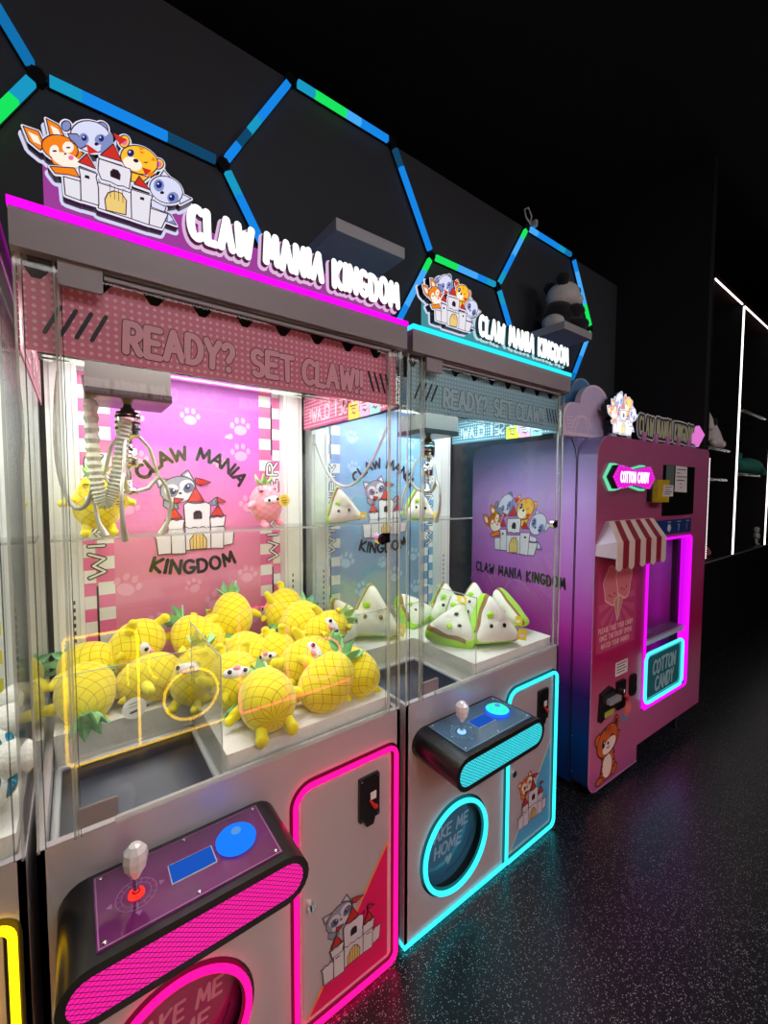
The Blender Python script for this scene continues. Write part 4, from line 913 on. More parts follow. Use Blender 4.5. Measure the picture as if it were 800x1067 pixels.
# hexagon light bars
hexl = thing('hexagon_wall_light', 'blue and green glowing honeycomb light bars fixed high on the charcoal wall', 'wall light', (0, .80, 2.74))
LB = [glow('led_blue_0', (.006, .16, .42), 1), glow('led_blue_1', (.008, .24, .80), 1), glow('led_green', (.01, .80, .12), 1), glow('led_dim', (.006, .06, .14), 1), glow('led_teal', (.01, .32, .55), 1), glow('led_sky', (.06, .40, .95), 1)]
VX = dict(a=(-.27, 3.205), b=(.02, 2.742), c=(-.262, 2.255), d=(.58, 2.732), e=(.868, 3.205), f=(.868, 2.255), g=(1.413, 3.21), h=(1.69, 2.745), i=(1.41, 2.255), j=(2.258, 2.748), k=(2.553, 3.212), l=(2.54, 2.26), m=(3.125, 3.215), n=(3.42, 2.745), o=(3.13, 2.26), p=(-.83, 2.255))
bars = [('a', 'b', '111100'), ('b', 'c', '422211'), ('b', 'd', '411133'), ('d', 'e', '134111'), ('e', 'g', '422511'), ('g', 'h', '311111'), ('d', 'f', '411111'), ('h', 'i', '255511'),
        ('h', 'j', '225514'), ('j', 'k', '411552'), ('k', 'm', '511140'), ('m', 'n', '155522'), ('n', 'o', '255110'), ('j', 'l', '411111'), ('f', 'i', '111111'), ('l', 'o', '111111')]
used = {}
for p0, p1, cols in bars:
    A_, B_ = Vector(VX[p0]), Vector(VX[p1]); d = (B_ - A_); Ln = d.length; d.normalize(); nrm = Vector((-d.y, d.x))
    b = MB()
    def quad(u0, u1, hw, y0, y1, m):
        c = [A_ + d * u0 - nrm * hw, A_ + d * u1 - nrm * hw, A_ + d * u1 + nrm * hw, A_ + d * u0 + nrm * hw]
        b.prism([(q.x, q.y - 2.74) for q in c], 1, y0, y1, m)
    quad(.025, Ln - .025, .016, -.012, -.001, M_BLACK)
    for i, ch in enumerate(cols):
        u0 = .03 + (Ln - .06) * i / 6; u1 = .03 + (Ln - .06) * (i + 1) / 6
        quad(u0, u1, .0135, -.030, -.012, LB[int(ch)])
    b.build('light_bar', hexl)
    used[p0] = 1; used[p1] = 1
for k in used:
    b = MB(); x, z = VX[k]; b.prism(ell(x, z - 2.74, .026, .026, 0, 6), 1, -.024, -.001, M_BLACK); b.build('bar_connector', hexl)
b = MB(); x, z = VX['k']; z -= 2.74
b.tube([(x + .03, -.03, z + .02), (x - .03, -.03, z + .05), (x - .05, -.03, z + .09), (x - .01, -.03, z + .12), (x + .03, -.03, z + .08), (x + .03, -.02, z + .03)], .006, mat('dull_white_cable', (.6, .6, .6), .5), 8)
b.box((x + .05, -.05, z + .02), (x + .075, -.02, z + .06), mat('dull_white_cable', (.6, .6, .6), .5)); b.build('power_lead', hexl)

# floating shelves
M_SH = mat('white_shelf_laminate', (.50, .49, .50), .45)
for x0, x1, lab in ((.905, 1.245, 'empty white floating shelf above the pink claw machine sign'), (2.51, 2.84, 'white floating shelf carrying the panda plush')):
    b = MB(); b.box((x0, .47, 2.45), (x1, .80, 2.498), M_SH); tag(b.build('floating_shelf', bevel=.003), lab, 'shelf', 'white floating shelves on the charcoal wall')

# ------------------------------------------------------------------ panda plush
F_BLACK = mat('black_plush', (.010, .010, .011), .95, sheen=.3, bump=(150, .6, .006)); F_WHITE = mat('white_plush', (.80, .78, .72), .95, sheen=.3, bump=(120, .7, .006))
pd = thing('panda_plush', 'black and white panda plush sitting on the floating shelf', 'plush toy', (2.685, .62, 2.498), 0)
ROT = Matrix.Rotation(math.radians(35), 3, 'Z')
def ballp(name, c, r, m, par, nz=.006, M=None):
    b = MB(); b.ball(ROT @ Vector(c), r, m, 22, 14, M=ROT @ (M or Matrix.Identity(3)), nz=nz, nf=14); return b.build(name, par)
# faces +x before ROT... the toy looks along the shelf and outward
ROT = Matrix.Rotation(math.radians(-25), 3, 'Z')
ballp('body', (0, 0, .10), (.105, .10, .115), F_BLACK, pd)
ballp('belly', (-.055, -.03, .055), (.07, .075, .055), F_WHITE, pd)
hd_ = ballp('head', (.03, 0, .245), (.105, .105, .088), F_WHITE, pd)
ballp('muzzle', (.115, -.01, .225), (.05, .05, .042), F_WHITE, hd_)
ballp('nose', (.163, -.012, .235), (.010, .014, .010), F_BLACK, hd_, .001)
for s_ in (-1, 1):
    ballp('eye_patch', (.10, .048 * s_, .262), (.022, .026, .028), F_BLACK, hd_, .002)
    ballp('ear', (-.02, .07 * s_, .325), (.045, .042, .045), F_BLACK, hd_, .004)
    ballp('arm', (.075, .075 * s_, .13), (.065, .035, .04), F_BLACK, pd)
    ballp('leg', (.10, .07 * s_, .045), (.075, .045, .045), F_BLACK, pd)

# ------------------------------------------------------------------ pineapple plush toys
F_YEL = pineapple_mat('yellow_pineapple_plush', (.90, .74, .010), (.58, .27, .006)); F_PNKP = pineapple_mat('pink_pineapple_plush', (.90, .33, .42), (.65, .10, .10))
F_Y = mat('yellow_plush', (.90, .76, .012), .85, sheen=.4, bump=(90, .25, .003)); F_P = mat('pink_plush', (.90, .32, .42), .85, sheen=.4, bump=(90, .25, .003))
F_LEAF = mat('satin_green_leaf', (.26, .58, .26), .22, .25, bump=(30, .5, .01)); F_LEAF2 = mat('bright_green_leaf', (.35, .70, .20), .4)
F_FACE = mat('white_face_plush', (.82, .78, .78), .8); F_HOT = mat('hot_pink_plush', (.75, .05, .20), .7)
M_EYE = mat('glossy_black_eye', (.005, .005, .005), .1); M_TAGY = mat('yellow_tag_card', (.85, .62, .03), .45); M_TAGO = mat('kraft_tag_card', (.45, .33, .03), .45)

def make_pineapple(name, label, fab, plain, leafm, tagm, gp):
    t = thing(name, label, 'plush toy', group=gp)
    b = MB()
    prof = []
    for i in range(19):
        th = PI * i / 18; z = -.082 * math.cos(th); r = .066 * (math.sin(th) ** .85) * (1 - .10 * math.cos(th + PI))
        prof.append((max(r, .0001), z))
    b.lathe(prof, fab, seg=32); b.build('body', t)
    b = MB()
    for k in range(7):
        an = k * 2 * PI / 7; dx, dy = math.cos(an), math.sin(an); tilt = .030 if k % 2 else .045; ht = .055 if k % 2 else .040
        px, py = -dy, dx; base = .012; z0_ = .070
        pts = [(dx * base - px * .013, dy * base - py * .013, z0_), (dx * base + px * .013, dy * base + py * .013, z0_),
               (dx * (base + .018) + px * .011, dy * (base + .018) + py * .011, z0_ + ht * .5), (dx * tilt, dy * tilt, z0_ + ht), (dx * (base + .018) - px * .011, dy * (base + .018) - py * .011, z0_ + ht * .5)]
        th_ = Vector((dx, dy, -.3)).normalized() * -.005
        q = [Vector(v) for v in pts]; r_ = [v + th_ for v in q]
        b.add(q + r_, [(0, 1, 2, 3, 4), (9, 8, 7, 6, 5)] + [(i, (i + 1) % 5, 5 + (i + 1) % 5, 5 + i) for i in range(5)], leafm)
    b.ball((0, 0, .078), (.020, .020, .012), leafm, 12, 8); b.build('leaf_crown', t)
    for s_ in (-1, 1):
        b = MB(); b.tube([(.050 * s_, -.01, .010), (.075 * s_, -.022, .006), (.090 * s_, -.030, .0)], [.013, .014, .011], plain, 10); b.ball((.090 * s_, -.030, .0), .0112, plain, 10, 8); b.build('arm', t)
        b = MB(); b.tube([(.030 * s_, -.020, -.066), (.034 * s_, -.032, -.090)], [.0125, .014], plain, 10); b.ball((.035 * s_, -.034, -.090), (.015, .017, .0125), plain, 12, 8); b.build('foot', t)
    b = MB(); b.ball((0, -.054, .012), (.036, .014, .020), F_FACE, 16, 10); fc = b.build('face', t)
    for s_ in (-1, 1):
        b = MB(); b.ball((.020 * s_, -.068, .016), (.0058, .004, .0064), M_EYE, 10, 8); b.build('eye', fc)
        b = MB(); b.lathe([(.012, 0), (.008, .012), (.0, .02)], plain, (.034 * s_, -.036, .060), 10); b.build('ear', t)
    b = MB(); b.ball((0, -.068, .006), (.010, .006, .007), F_P, 10, 8); b.build('snout', fc)
    if tagm:
        b = MB(); R_ = Matrix.Rotation(math.radians(90), 3, 'X')
        c0 = Vector((.050, -.068, .005)); b.add([c0 + R_ @ Vector((x, y, 0)) for x, y in ell(0, 0, .026, .026)], [tuple(range(24))], tagm)
        b.add([c0 + Vector((0, .0012, 0)) + R_ @ Vector((x, y, 0)) for x, y in ell(0, 0, .026, .026)], [tuple(range(24))[::-1]], tagm)
        a = Art(c0 + Vector((0, -.0006, 0)), (1, 0, 0), (0, 0, 1), mb=b)
        a.line([(-.008, .010), (-.004, .013)], .003, M_INK, 0, n=2); a.line([(.004, .013), (.008, .010)], .003, M_INK, 0, n=2)
        a.line([(-.015, 0), (.014, .001)], .003, M_INK, 0, n=2); a.line([(-.010, -.008), (.012, -.008)], .003, M_INK, 0, n=2); a.line([(-.006, -.014), (.007, -.014)], .002, M_INK, 0, n=2)
        b.build('hang_tag', t)
    return t

def copy_tree(o, parent=None):
    kids = [x for x in C.objects if x.parent == o]
    c = o.copy(); C.objects.link(c)
    if parent is not None:
        c.parent = parent
    for k in kids:
        copy_tree(k, c)
    return c

def aim(o, loc, crown, face, scale=1.0, squash=None):
    z = Vector(crown).normalized(); f = Vector(face); f = (f - z * f.dot(z))
    if f.length < 1e-4:
        f = z.orthogonal()
    y = -f.normalized(); x = y.cross(z)
    R = Matrix((x, y, z)).transposed()
    o.rotation_euler = R.to_euler(); o.location = loc; o.scale = (scale,) * 3

GP = 'yellow pineapple plush toys heaped in the pink machine'
proto = make_pineapple('pineapple_plush', '', F_YEL, F_Y, F_LEAF, None, GP)
protoT = make_pineapple('pineapple_plush', '', F_YEL, F_Y, F_LEAF, M_TAGO, GP)
CAM = (-.35, -.85, .35)
pine = [
 ('yellow pineapple plush face down in the corner behind the chute, leaves forward', (.085, .440, .892), (0, -.85, -.35), (0, .3, -1), 1.0, 0),
 ('yellow pineapple plush half hidden in the corner behind the face down one', (.095, .545, .93), (-.5, .7, 0), (0, -.3, -1), 1.0, 0),
 ('yellow pineapple plush above the chute leaning head down with a dark mouth patch', (.215, .545, .965), (-.7, -.45, -.35), (-.3, -.7, -.3), 1.0, 0),
 ('yellow pineapple plush lying sideways at the chute edge with its white care card out', (.240, .440, .893), (-1, .1, -.12), (.1, -.4, -1), .97, 0),
 ('yellow pineapple plush next along from the head down one, round back outwards', (.391, .525, .955), (-.5, .5, .6), (.3, 1, 0), 1.0, 0),
 ('yellow pineapple plush behind the clear divider, dark eye peeping low', (.355, .375, .895), (.25, .35, .85), (-.6, -.7, 0), .95, 0),
 ('small looking yellow pineapple plush wedged at the very back against the pink print', (.458, .565, .955), (.2, .8, .3), (0, -1, .2), .85, 0),
 ('upright yellow pineapple plush on top of the heap, its leaves pointing up', (.520, .560, 1.005), (.1, .65, .75), (.2, .9, 0), .95, 0),
 ('yellow pineapple plush topmost at the rear, leaves drooping below its belly', (.715, .565, .99), (-.55, -.45, -.55), (.2, .6, .4), .95, 0),
 ('large yellow pineapple plush at the centre of the heap with feet to the side', (.752, .480, .955), (.5, .7, .3), (.6, .5, -.2), 1.08, 0),
 ('yellow pineapple plush in the middle row with only its round back showing', (.527, .415, .905), (-.2, .8, .3), (.6, .5, -.4), 1.0, 0),
 ('yellow pineapple plush squeezed between the middle ones, arms showing', (.600, .345, .905), (-.3, -.5, -.8), (-.6, -.4, .2), .85, 0),
 ('yellow pineapple plush turning its white face and leaves towards the cyan machine', (.800, .370, .945), (.85, -.1, .40), CAM, .95, 0),
 ('yellow pineapple plush lying on its side with a round brown tag on its belly', (.660, .232, .915), (.85, -.05, .30), (-.5, -.8, .5), 1.0, 1),
 ('yellow pineapple plush with two black eyes lying upside down near the divider', (.432, .245, .905), (-.15, -.75, -.5), (-.1, -.7, .8), .95, 0),
 ('yellow pineapple plush at the front glass showing its back and two stubby feet', (.470, .098, .905), (.12, .93, .20), (.2, .3, -1), 1.0, 0),
 ('yellow pineapple plush at the front leaning with satin leaves up beside the last one', (.655, .100, .897), (.75, .10, .55), (.5, .9, -.2), 1.0, 0),
 ('yellow pineapple plush in the front corner below the satin leaves', (.765, .120, .892), (-.2, .75, .5), (.2, -.2, -1), .92, 0),
]
first = {0: proto, 1: protoT}; usedp = set()
for lab, loc, cr_, fc_, scl, tg in pine:
    base = first[tg]
    o = base if tg not in usedp else copy_tree(base)
    usedp.add(tg)
    o['label'] = lab
    aim(o, loc, cr_, fc_, scl * 1.10)
# the white care card of the one lying by the chute
b = MB(); b.tube([(.205, .335, .868), (.207, .335, .8695)], .030, M_PAPER, 24)
b = MB(); a = Art((.190, .345, .858), (1, .1, 0), (.0, .35, .93), mb=b); a.poly(ell(0, 0, .030, .027), M_PAPER, 0)
a.line([(-.012, .012), (.012, .014)], .002, M_GRAYINK, 1, n=2); a.line([(-.014, .004), (.013, .006)], .0015, M_GRAYINK, 1, n=2); a.line([(-.010, -.010), (.006, -.008)], .006, M_GRAYINK, 1, n=2)
tag(b.build('care_card'), 'white oval care card hanging at the chute edge', 'tag')
shelfp = make_pineapple('pineapple_plush', 'yellow pineapple plush with a round yellow tag on the clear shelf under the claw', F_YEL, F_Y, F_LEAF2, M_TAGY, 'toys displayed on the clear shelves')
aim(shelfp, (.130, .555, 1.418), (0, 0, 1), (.05, -1, 0), .95)
pinkp = make_pineapple('pineapple_plush', 'pink pineapple plush with a round yellow tag on the clear shelf', F_PNKP, F_P, F_LEAF2, M_TAGY, 'toys displayed on the clear shelves')
aim(pinkp, (.650, .560, 1.408), (-.12, 0, 1), (.15, -1, 0), .88)

# ------------------------------------------------------------------ sandwich plush toys
F_CREAM = mat('cream_plush', (.86, .85, .76), .95, sheen=.3, bump=(35, .5, .008)); F_LIME = mat('lime_plush', (.42, .82, .01), .95, sheen=.3, bump=(60, .8, .008)); F_CRUST = mat('brown_crust_plush', (.32, .19, .075), .95, bump=(70, .8, .006))
def make_sandwich(label, gp):
    t = thing('sandwich_plush', label, 'plush toy', group=gp)
    A3 = [Vector((-.085, 0, -.062)), Vector((.085, 0, -.062)), Vector((-.02, 0, .095))]
    out = []; edge = []
    for i in range(3):
        p, q, r = A3[i - 1], A3[i], A3[(i + 1) % 3]
        a0 = q + (p - q).normalized() * .035; a1 = q + (r - q).normalized() * .035
        for k in range(6):
            u = k / 5; out.append(a0 * (1 - u) ** 2 + q * 2 * u * (1 - u) + a1 * u * u); edge.append(i)
        for k in range(1, 7):
            out.append(a1.lerp(r + (q - r).normalized() * .035, k / 7)); edge.append(i)
    n = len(out); prof = [(.02, -.050), (.45, -.052), (.80, -.047), (.95, -.036), (1.04, -.020), (1.07, 0), (1.04, .020), (.95, .036), (.80, .047), (.45, .052), (.02, .050)]
    vs = []
    for s_, y in prof:
        for p in out:
            v = Vector((p.x * s_, y, p.z * s_)); d = noise.noise(v * 22) * .006
            vs.append((v.x * (1 + d * 4), v.y + d * 1.6, v.z * (1 + d * 4)))
    b = MB()
    for j in range(len(prof) - 1):
        for k in range(n):
            k2 = (k + 1) % n
            if 2 < j < 7:
                m = F_CRUST if (edge[k] in (1, 2) and j == 3) else F_LIME
            else:
                m = F_CREAM
            b.add([vs[j * n + k], vs[j * n + k2], vs[(j + 1) * n + k2], vs[(j + 1) * n + k]], [(0, 1, 2, 3)], m, True)
    o = b.build('body', t)
    import bmesh
    bm = bmesh.new(); bm.from_mesh(o.data); bmesh.ops.remove_doubles(bm, verts=bm.verts, dist=1e-5); bm.to_mesh(o.data); bm.free()
    b = MB(); b.ball((-.03, -.050, .02), (.012, .005, .009), F_LIME, 12, 8); b.build('cheek_patch', t)
    for s_ in (-1, 1):
        b = MB(); b.ball((.022 * s_ - .01, -.053, -.012), (.006, .004, .007), M_EYE, 10, 8); b.build('eye', t)
    b = MB(); b.prism([(.05, -.055), (.078, -.062), (.085, -.030), (.060, -.026)], 1, -.056, -.053, M_TAGY); b.box((.058, -.0568, -.050), (.074, -.056, -.040), M_PAPER); b.build('hang_tag', t)
    return t
GS = 'green and white sandwich plush toys in the cyan machine'
sw = make_sandwich('', GS); fs = True
P_ = PITCH
sands = [
 ('sandwich plush lying flat at the front with its long lime underside showing', (P_ + .43, .235, .895), (-.85, .45, .05), (-.25, -.55, .8), 1.0),
 ('sandwich plush leaning at the front corner, broad lime edge and brown crust seam', (P_ + .560, .125, .925), (.12, .25, 1), (-.35, -.9, .15), 1.02),
 ('sandwich plush resting on the far side by the glass with its lime edge outwards', (P_ + .760, .200, .92), (.15, .3, 1), (-.95, -.15, .2), .92),
 ('sandwich plush behind the leaning one with a brown crust across it', (P_ + .700, .330, .925), (.5, .3, .9), (-.6, -.7, .4), .92),
 ('sandwich plush in the second row with yellow tag and lime top', (P_ + .560, .290, .895), (.4, .6, .55), (-.3, -.4, .9), 1.0),
 ('sandwich plush at the back tilted up, pale side showing', (P_ + .640, .460, .900), (.3, .3, .85), (-.3, -.7, .4), 1.0),
 ('sandwich plush at the back with brown crust near the white post', (P_ + .470, .520, .885), (-.2, .5, .5), (0, -.6, .8), .9),
 ('sandwich plush seen through the pink machine side glass, leaning on the back post', (P_ + .12, .530, .915), (-.3, .3, .9), (-.3, -.9, .2), 1.0),
 ('big sandwich plush seen through both side panes above the chute', (P_ + .23, .480, .930), (.2, .2, .9), (-.5, -.8, .2), 1.15),
]
for lab, loc, cr_, fc_, scl in sands:
    o = sw if fs else copy_tree(sw)
    fs = False; o['label'] = lab; aim(o, loc, cr_, fc_, scl * 1.28)
for lab, loc, cr_ in (('sandwich plush alone on the clear shelf beside the printed castle', (P_ + .115, .555, 1.39), (-.12, 0, 1)), ('sandwich plush on the clear shelf below the claw of the cyan machine', (P_ + .545, .56, 1.385), (.1, 0, 1))):
    o = copy_tree(sw); o['label'] = lab; o['group'] = 'toys displayed on the clear shelves'; aim(o, loc, cr_, (-.35, -.9, .1), 1.0)

# ------------------------------------------------------------------ toys in the yellow machine
F_SEQ = mat('blue_sequins', (.01, .25, .42), .15, .8, bump=(160, 1.0, .01))
def make_seq(lab, loc, rz, s_):
    t = thing('striped_plush', lab, 'plush toy', loc, rz, 'white plush toys with blue sequin stripes'); t.scale = (s_,) * 3
    b = MB(); b.ball((0, 0, 0), (.075, .06, .05), F_WHITE, 22, 14, nz=.006, nf=14); b.build('body', t)
    b = MB(); b.ball((.06, -.02, .035), (.042, .04, .038), F_WHITE, 18, 12, nz=.004); b.build('head', t)
    for k in range(4):
        b = MB(); b.ball((-.05 + .03 * k, -.046, .018 - .004 * k), (.009, .016, .026), F_SEQ, 10, 8, M=Matrix.Rotation(.5, 3, 'Y'), nz=.003); b.build('sequin_stripe', t)
    b = MB(); b.tube([(-.06, .0, .0), (-.10, .01, .03), (-.11, .02, .07)], [.016, .014, .01], F_WHITE, 10); b.build('tail', t)
    return t
make_seq('white plush with blue sequin stripes nearest the glass of the yellow machine', (-.10, .11, .885), .6, 1.0)
make_seq('white plush with blue sequin stripes behind another in the yellow machine', (-.11, .27, .885), 1.0, 1.05)
make_seq('white plush with blue sequin stripes at the back of the yellow machine', (-.12, .44, .885), .3, 1.05)
CAMP = (433.408473, 0.073928, -0.957236, 1.458816, 0.640012, -0.052689, 0.002872)
# ------------------------------------------------------------------ cotton candy machine
cc = thing('cotton_candy_machine', 'purple cotton candy vending machine with striped awning and glowing window', 'vending machine', (1.95, -.01, 0), math.radians(-2.5))
FR = ramp_mat('candy_front_print', [(0, s2l(150, 75, 140)), (.12, s2l(195, 98, 150)), (.25, s2l(190, 110, 140)), (.42, s2l(180, 30, 92)), (.60, s2l(180, 62, 118)), (.85, s2l(165, 86, 122)), (1, s2l(172, 92, 132))], 'Z', 0, 1.72, .28, 3, .12, .035)
SD = ramp_mat('candy_side_print', [(0, s2l(10, 40, 110)), (.18, s2l(8, 70, 145)), (.30, s2l(60, 40, 125)), (.45, s2l(190, 50, 170)), (.62, s2l(190, 105, 205)), (.85, s2l(190, 150, 225)), (1, s2l(140, 130, 190))], 'Z', .05, 1.72, .25, 2, .10, .04)
LOW = mat('plum_plinth', s2l(90, 50, 110), .3)
H3 = 1.71; D3 = .73; W3 = 1.27
b = MB()
side = rrect(.075, .05, D3, H3, .09, 8, (0, 1, 1, 0))
b.prism(side, 0, 0, W3, SD, True)
for i in range(len(b.sm)):
    b.sm[i] = len(b.f[i]) == 4 and i > 1
b.build('cabinet', cc, bevel=.004)
# front shell: left column reaches lower than the rest; hole for the window
b = MB(); y0, y1 = -.02, .07
def cpoly(pts, yy, m):
    b.add([(x, yy, z) for x, z in pts], [tuple(range(len(pts)))], m)
tl = arc(.10, H3 - .10, .10, .10, 180, 90, 8); bl_ = arc(.07, .035 + .07, .07, .07, 270, 180, 8)
wx0, wx1, wz0, wz1 = .50, 1.05, .295, 1.205
left = [(.775, .12), (.465, .12), (.465, .035)] + bl_ + tl + [(.775, H3), (.775, wz1), (wx0, wz1), (wx0, wz0), (.775, wz0)]
right = [(.775, .12), (.775, wz0), (wx1, wz0), (wx1, wz1), (.775, wz1), (.775, H3), (W3 - .02, H3), (W3, H3 - .02), (W3, .12)]
cpoly(left, y0, FR); cpoly(right, y0, FR)
outer = [(.465, .12), (.465, .035)] + bl_ + tl + [(W3 - .02, H3), (W3, H3 - .02), (W3, .12)]
n = len(outer)
b.add([(x, y0, z) for x, z in outer] + [(x, y1, z) for x, z in outer], [(i, (i + 1) % n, n + (i + 1) % n, n + i) for i in range(n)], SD, True)
for k in (0, 1):
    b.sm[-1 - k] = False
b.build('front_shell', cc)
b = MB(); b.tube([(x - .001, y0 - .001, z) for x, z in [(.465, .035)] + bl_ + tl], .0022, mat('pale_edge', s2l(190, 140, 180), .3), 6); b.build('edge_trim', cc)
b = MB(); b.tube([(-.001, .078, .10), (-.001, .078, 1.60), (-.001, .085, 1.65), (-.001, .105, 1.70)], .002, M_INK, 6); b.build('panel_seam', cc)
# window niche
MG = glow('violet_neon', (.80, .004, .95), 1.25); INN = mat('window_plum', (.06, .035, .055), .3)
b = MB(); b.box((wx0, .42, wz0), (wx1, .44, wz1), INN); b.box((wx0 - .01, .0, wz0), (wx0, .42, wz1), INN); b.box((wx1, .05, wz0), (wx1 + .01, .42, wz1), INN); b.box((wx0, -.0, wz1), (wx1, .42, wz1 + .01), INN); b.box((wx0, 0, wz0 - .01), (wx1, .42, wz0), INN)
for x in (.88, .94, 1.0):
    b.box((x, .40, .68), (x + .012, .42, wz1), mat('plum_slat', (.25, .05, .25), .2))
b.build('window_niche', cc)
b = MB(); b.box((wx0, .0, .625), (wx1, .42, .655), mat('mauve_counter', (.30, .17, .27), .25, .2)); b.box((wx0, -.012, .632), (1.03, .0, .658), M_RAIL)
b.lathe([(.13, .655), (.135, .662), (.10, .664), (.07, .668), (.05, .66)], mat('mauve_counter', (.3, .17, .27), .3), (.70, .17, 0), 28); b.lathe([(.05, .661), (.0, .662)], M_BLACK, (.70, .17, 0), 24); b.lathe([(.0, .71), (.02, .70), (.02, .66)], M_BLACK, (.70, .17, 0), 16); b.build('spinner_counter', cc)
b = MB(); q = rrect(wx0 + .006, wz0 + .006, wx1 - .008, wz1 - .008, .02, 4); b.tube([(x, -.024, z) for x, z in q], .0075, MG, 8, closed=True)
b.box((wx1 - .006, -.015, wz0 + .02), (wx1 - .001, .028, wz1 - .02), MG); b.box((wx0 + .02, -.015, wz0 + .001), (wx1 - .02, .04, wz0 + .006), MG); b.build('window_neon_tube', cc)
b = MB(); b.box((wx0 + .01, -.016, .66), (wx1 - .01, -.012, wz1 - .01), M_GLASS); b.build('window_pane', cc)
CT = mat('teal_acrylic', (.03, .22, .25), .15); CY = glow('cyan_tray_neon', (.05, .50, .55), 2.2)
b = MB(); b.prism(rrect(.505, .335, .955, .60, .03), 1, -.030, -.016, CT); tr = b.build('sign_drawer', cc)
b = MB(); b.tube([(x, -.034, z) for x, z in rrect(.505, .335, .955, .60, .035, 5)], .0085, CY, 8, closed=True); b.tube([(x, -.031, z) for x, z in rrect(.525, .352, .932, .582, .03, 5)], .003, glow('teal_inner', (.03, .35, .4), 1), 8, closed=True); b.build('drawer_neon_tube', tr)
a = Art((0, -.0305, 0), (1, 0, 0), (0, 0, 1)); tw = mat('pale_teal_words', (.35, .62, .66), .3)
put_text(a, 'COTTON', .60, .47, .07, [tw], [.24], width=.27, jit=.05, slant=.1); put_text(a, 'CANDY', .63, .375, .07, [tw], [.24], width=.22, jit=.05, slant=.1); a.mb.build('drawer_words', tr)
# hexagonal name sign
b = MB(); cxs, czs = .262, 1.522; hx = []
for sx, sz in ((-.155, .054), (-.12, .054), (0, .036), (.12, .054), (.155, .054), (.205, 0), (.155, -.054), (.12, -.054), (0, -.036), (-.12, -.054), (-.155, -.054), (-.205, 0)):
    hx.append((cxs + sx, czs + sz))
hx = hx[::-1]
big = [(cxs + (x - cxs) * 1.05, czs + (z - czs) * 1.18) for x, z in hx]
b.prism(big, 1, -.030, -.021, glow('mint_halo', (.15, .75, .42), 1.0)); b.prism(hx, 1, -.060, -.031, M_BLACK)
a = Art((0, -.0605, 0), (1, 0, 0), (0, 0, 1), mb=b); a.poly(hx, glow('magenta_sign', (.75, .01, .62), 1.1), 0)
for i in range(len(hx)):
    p, q_ = Vector(hx[i]), Vector(hx[(i + 1) % len(hx)]); cen = Vector((cxs, czs)); p = cen + (p - cen) * .92; q_ = cen + (q_ - cen) * .92
    for k in range(4):
        c_ = p.lerp(q_, k / 4); a.ell(c_.x, c_.y, .0035, .0025, M_PAPER, 1, 0, 6)
put_text(a, 'COTTON CANDY', cxs - .135, czs - .022, .044, [glow('white_backlight', (1, 1, 1), 1.3)], [.24], width=.27, L=2); b.build('name_sign', cc)
# screen, sheet, card reader, icon strip
b = MB(); b.box((.65, -.027, 1.325), (1.045, -.019, 1.597), mat('dark_screen', (.006, .007, .007), .15)); scn = b.build('touch_screen', cc)
b = MB(); a = Art((0, -.0275, 0), (1, 0, 0), (0, 0, 1), mb=b); a.poly([(.67, 1.45), (.77, 1.45), (.77, 1.595), (.67, 1.595)], mat('grey_green_film', (.12, .18, .16), .3), 0)
a.poly([(.78, 1.455), (.94, 1.450), (.935, 1.595), (.785, 1.597)], M_PAPER, 1)
for k, (xa, xb) in enumerate(((.80, .92), (.80, .84), (.80, .93), (.80, .90), (.84, .86), (.85, .87))):
    a.line([(xa, 1.578 - .020 * k), (xb, 1.578 - .020 * k)], .005, M_GRAYINK, 2, n=2)
b.build('paper_notice', scn)
b = MB(); b.box((.475, -.040, 1.405), (.64, -.019, 1.515), M_BLACK); b.box((.49, -.065, 1.400), (.62, -.040, 1.515), mat('yellow_reader', (.55, .40, .02), .35)); rd = b.build('card_reader', cc)
b = MB(); b.box((.55, -.0675, 1.43), (.66, -.065, 1.488), M_PAPER)
a = Art((0, -.068, 0), (1, 0, 0), (0, 0, 1), mb=b)
for k in range(4):
    a.line([(.560, 1.478 - .012 * k), (.645 - .02 * (k % 2), 1.478 - .012 * k)], .004, M_GRAYINK, 0, n=2)
b.build('reader_note', rd)
b = MB(); b.box((.56, -.024, 1.222), (1.03, -.019, 1.300), mat('navy_strip', s2l(35, 60, 120), .3))
a = Art((0, -.0245, 0), (1, 0, 0), (0, 0, 1), mb=b); lt = mat('pale_icons', (.5, .6, .75), .4)
a.ell(.74, 1.255, .022, .022, lt); a.line([(.72, 1.288), (.76, 1.288)], .004, lt, 0, n=2); a.line([(.84, 1.288), (.89, 1.288)], .004, lt, 0, n=2); a.line([(.96, 1.288), (1.0, 1.288)], .004, lt, 0, n=2)
a.line([(.86, 1.235), (.87, 1.27), (.85, 1.27)], .005, lt, 0, n=2); a.line([(.97, 1.24), (.97, 1.27)], .005, lt, 0, n=2); b.build('icon_strip', cc)
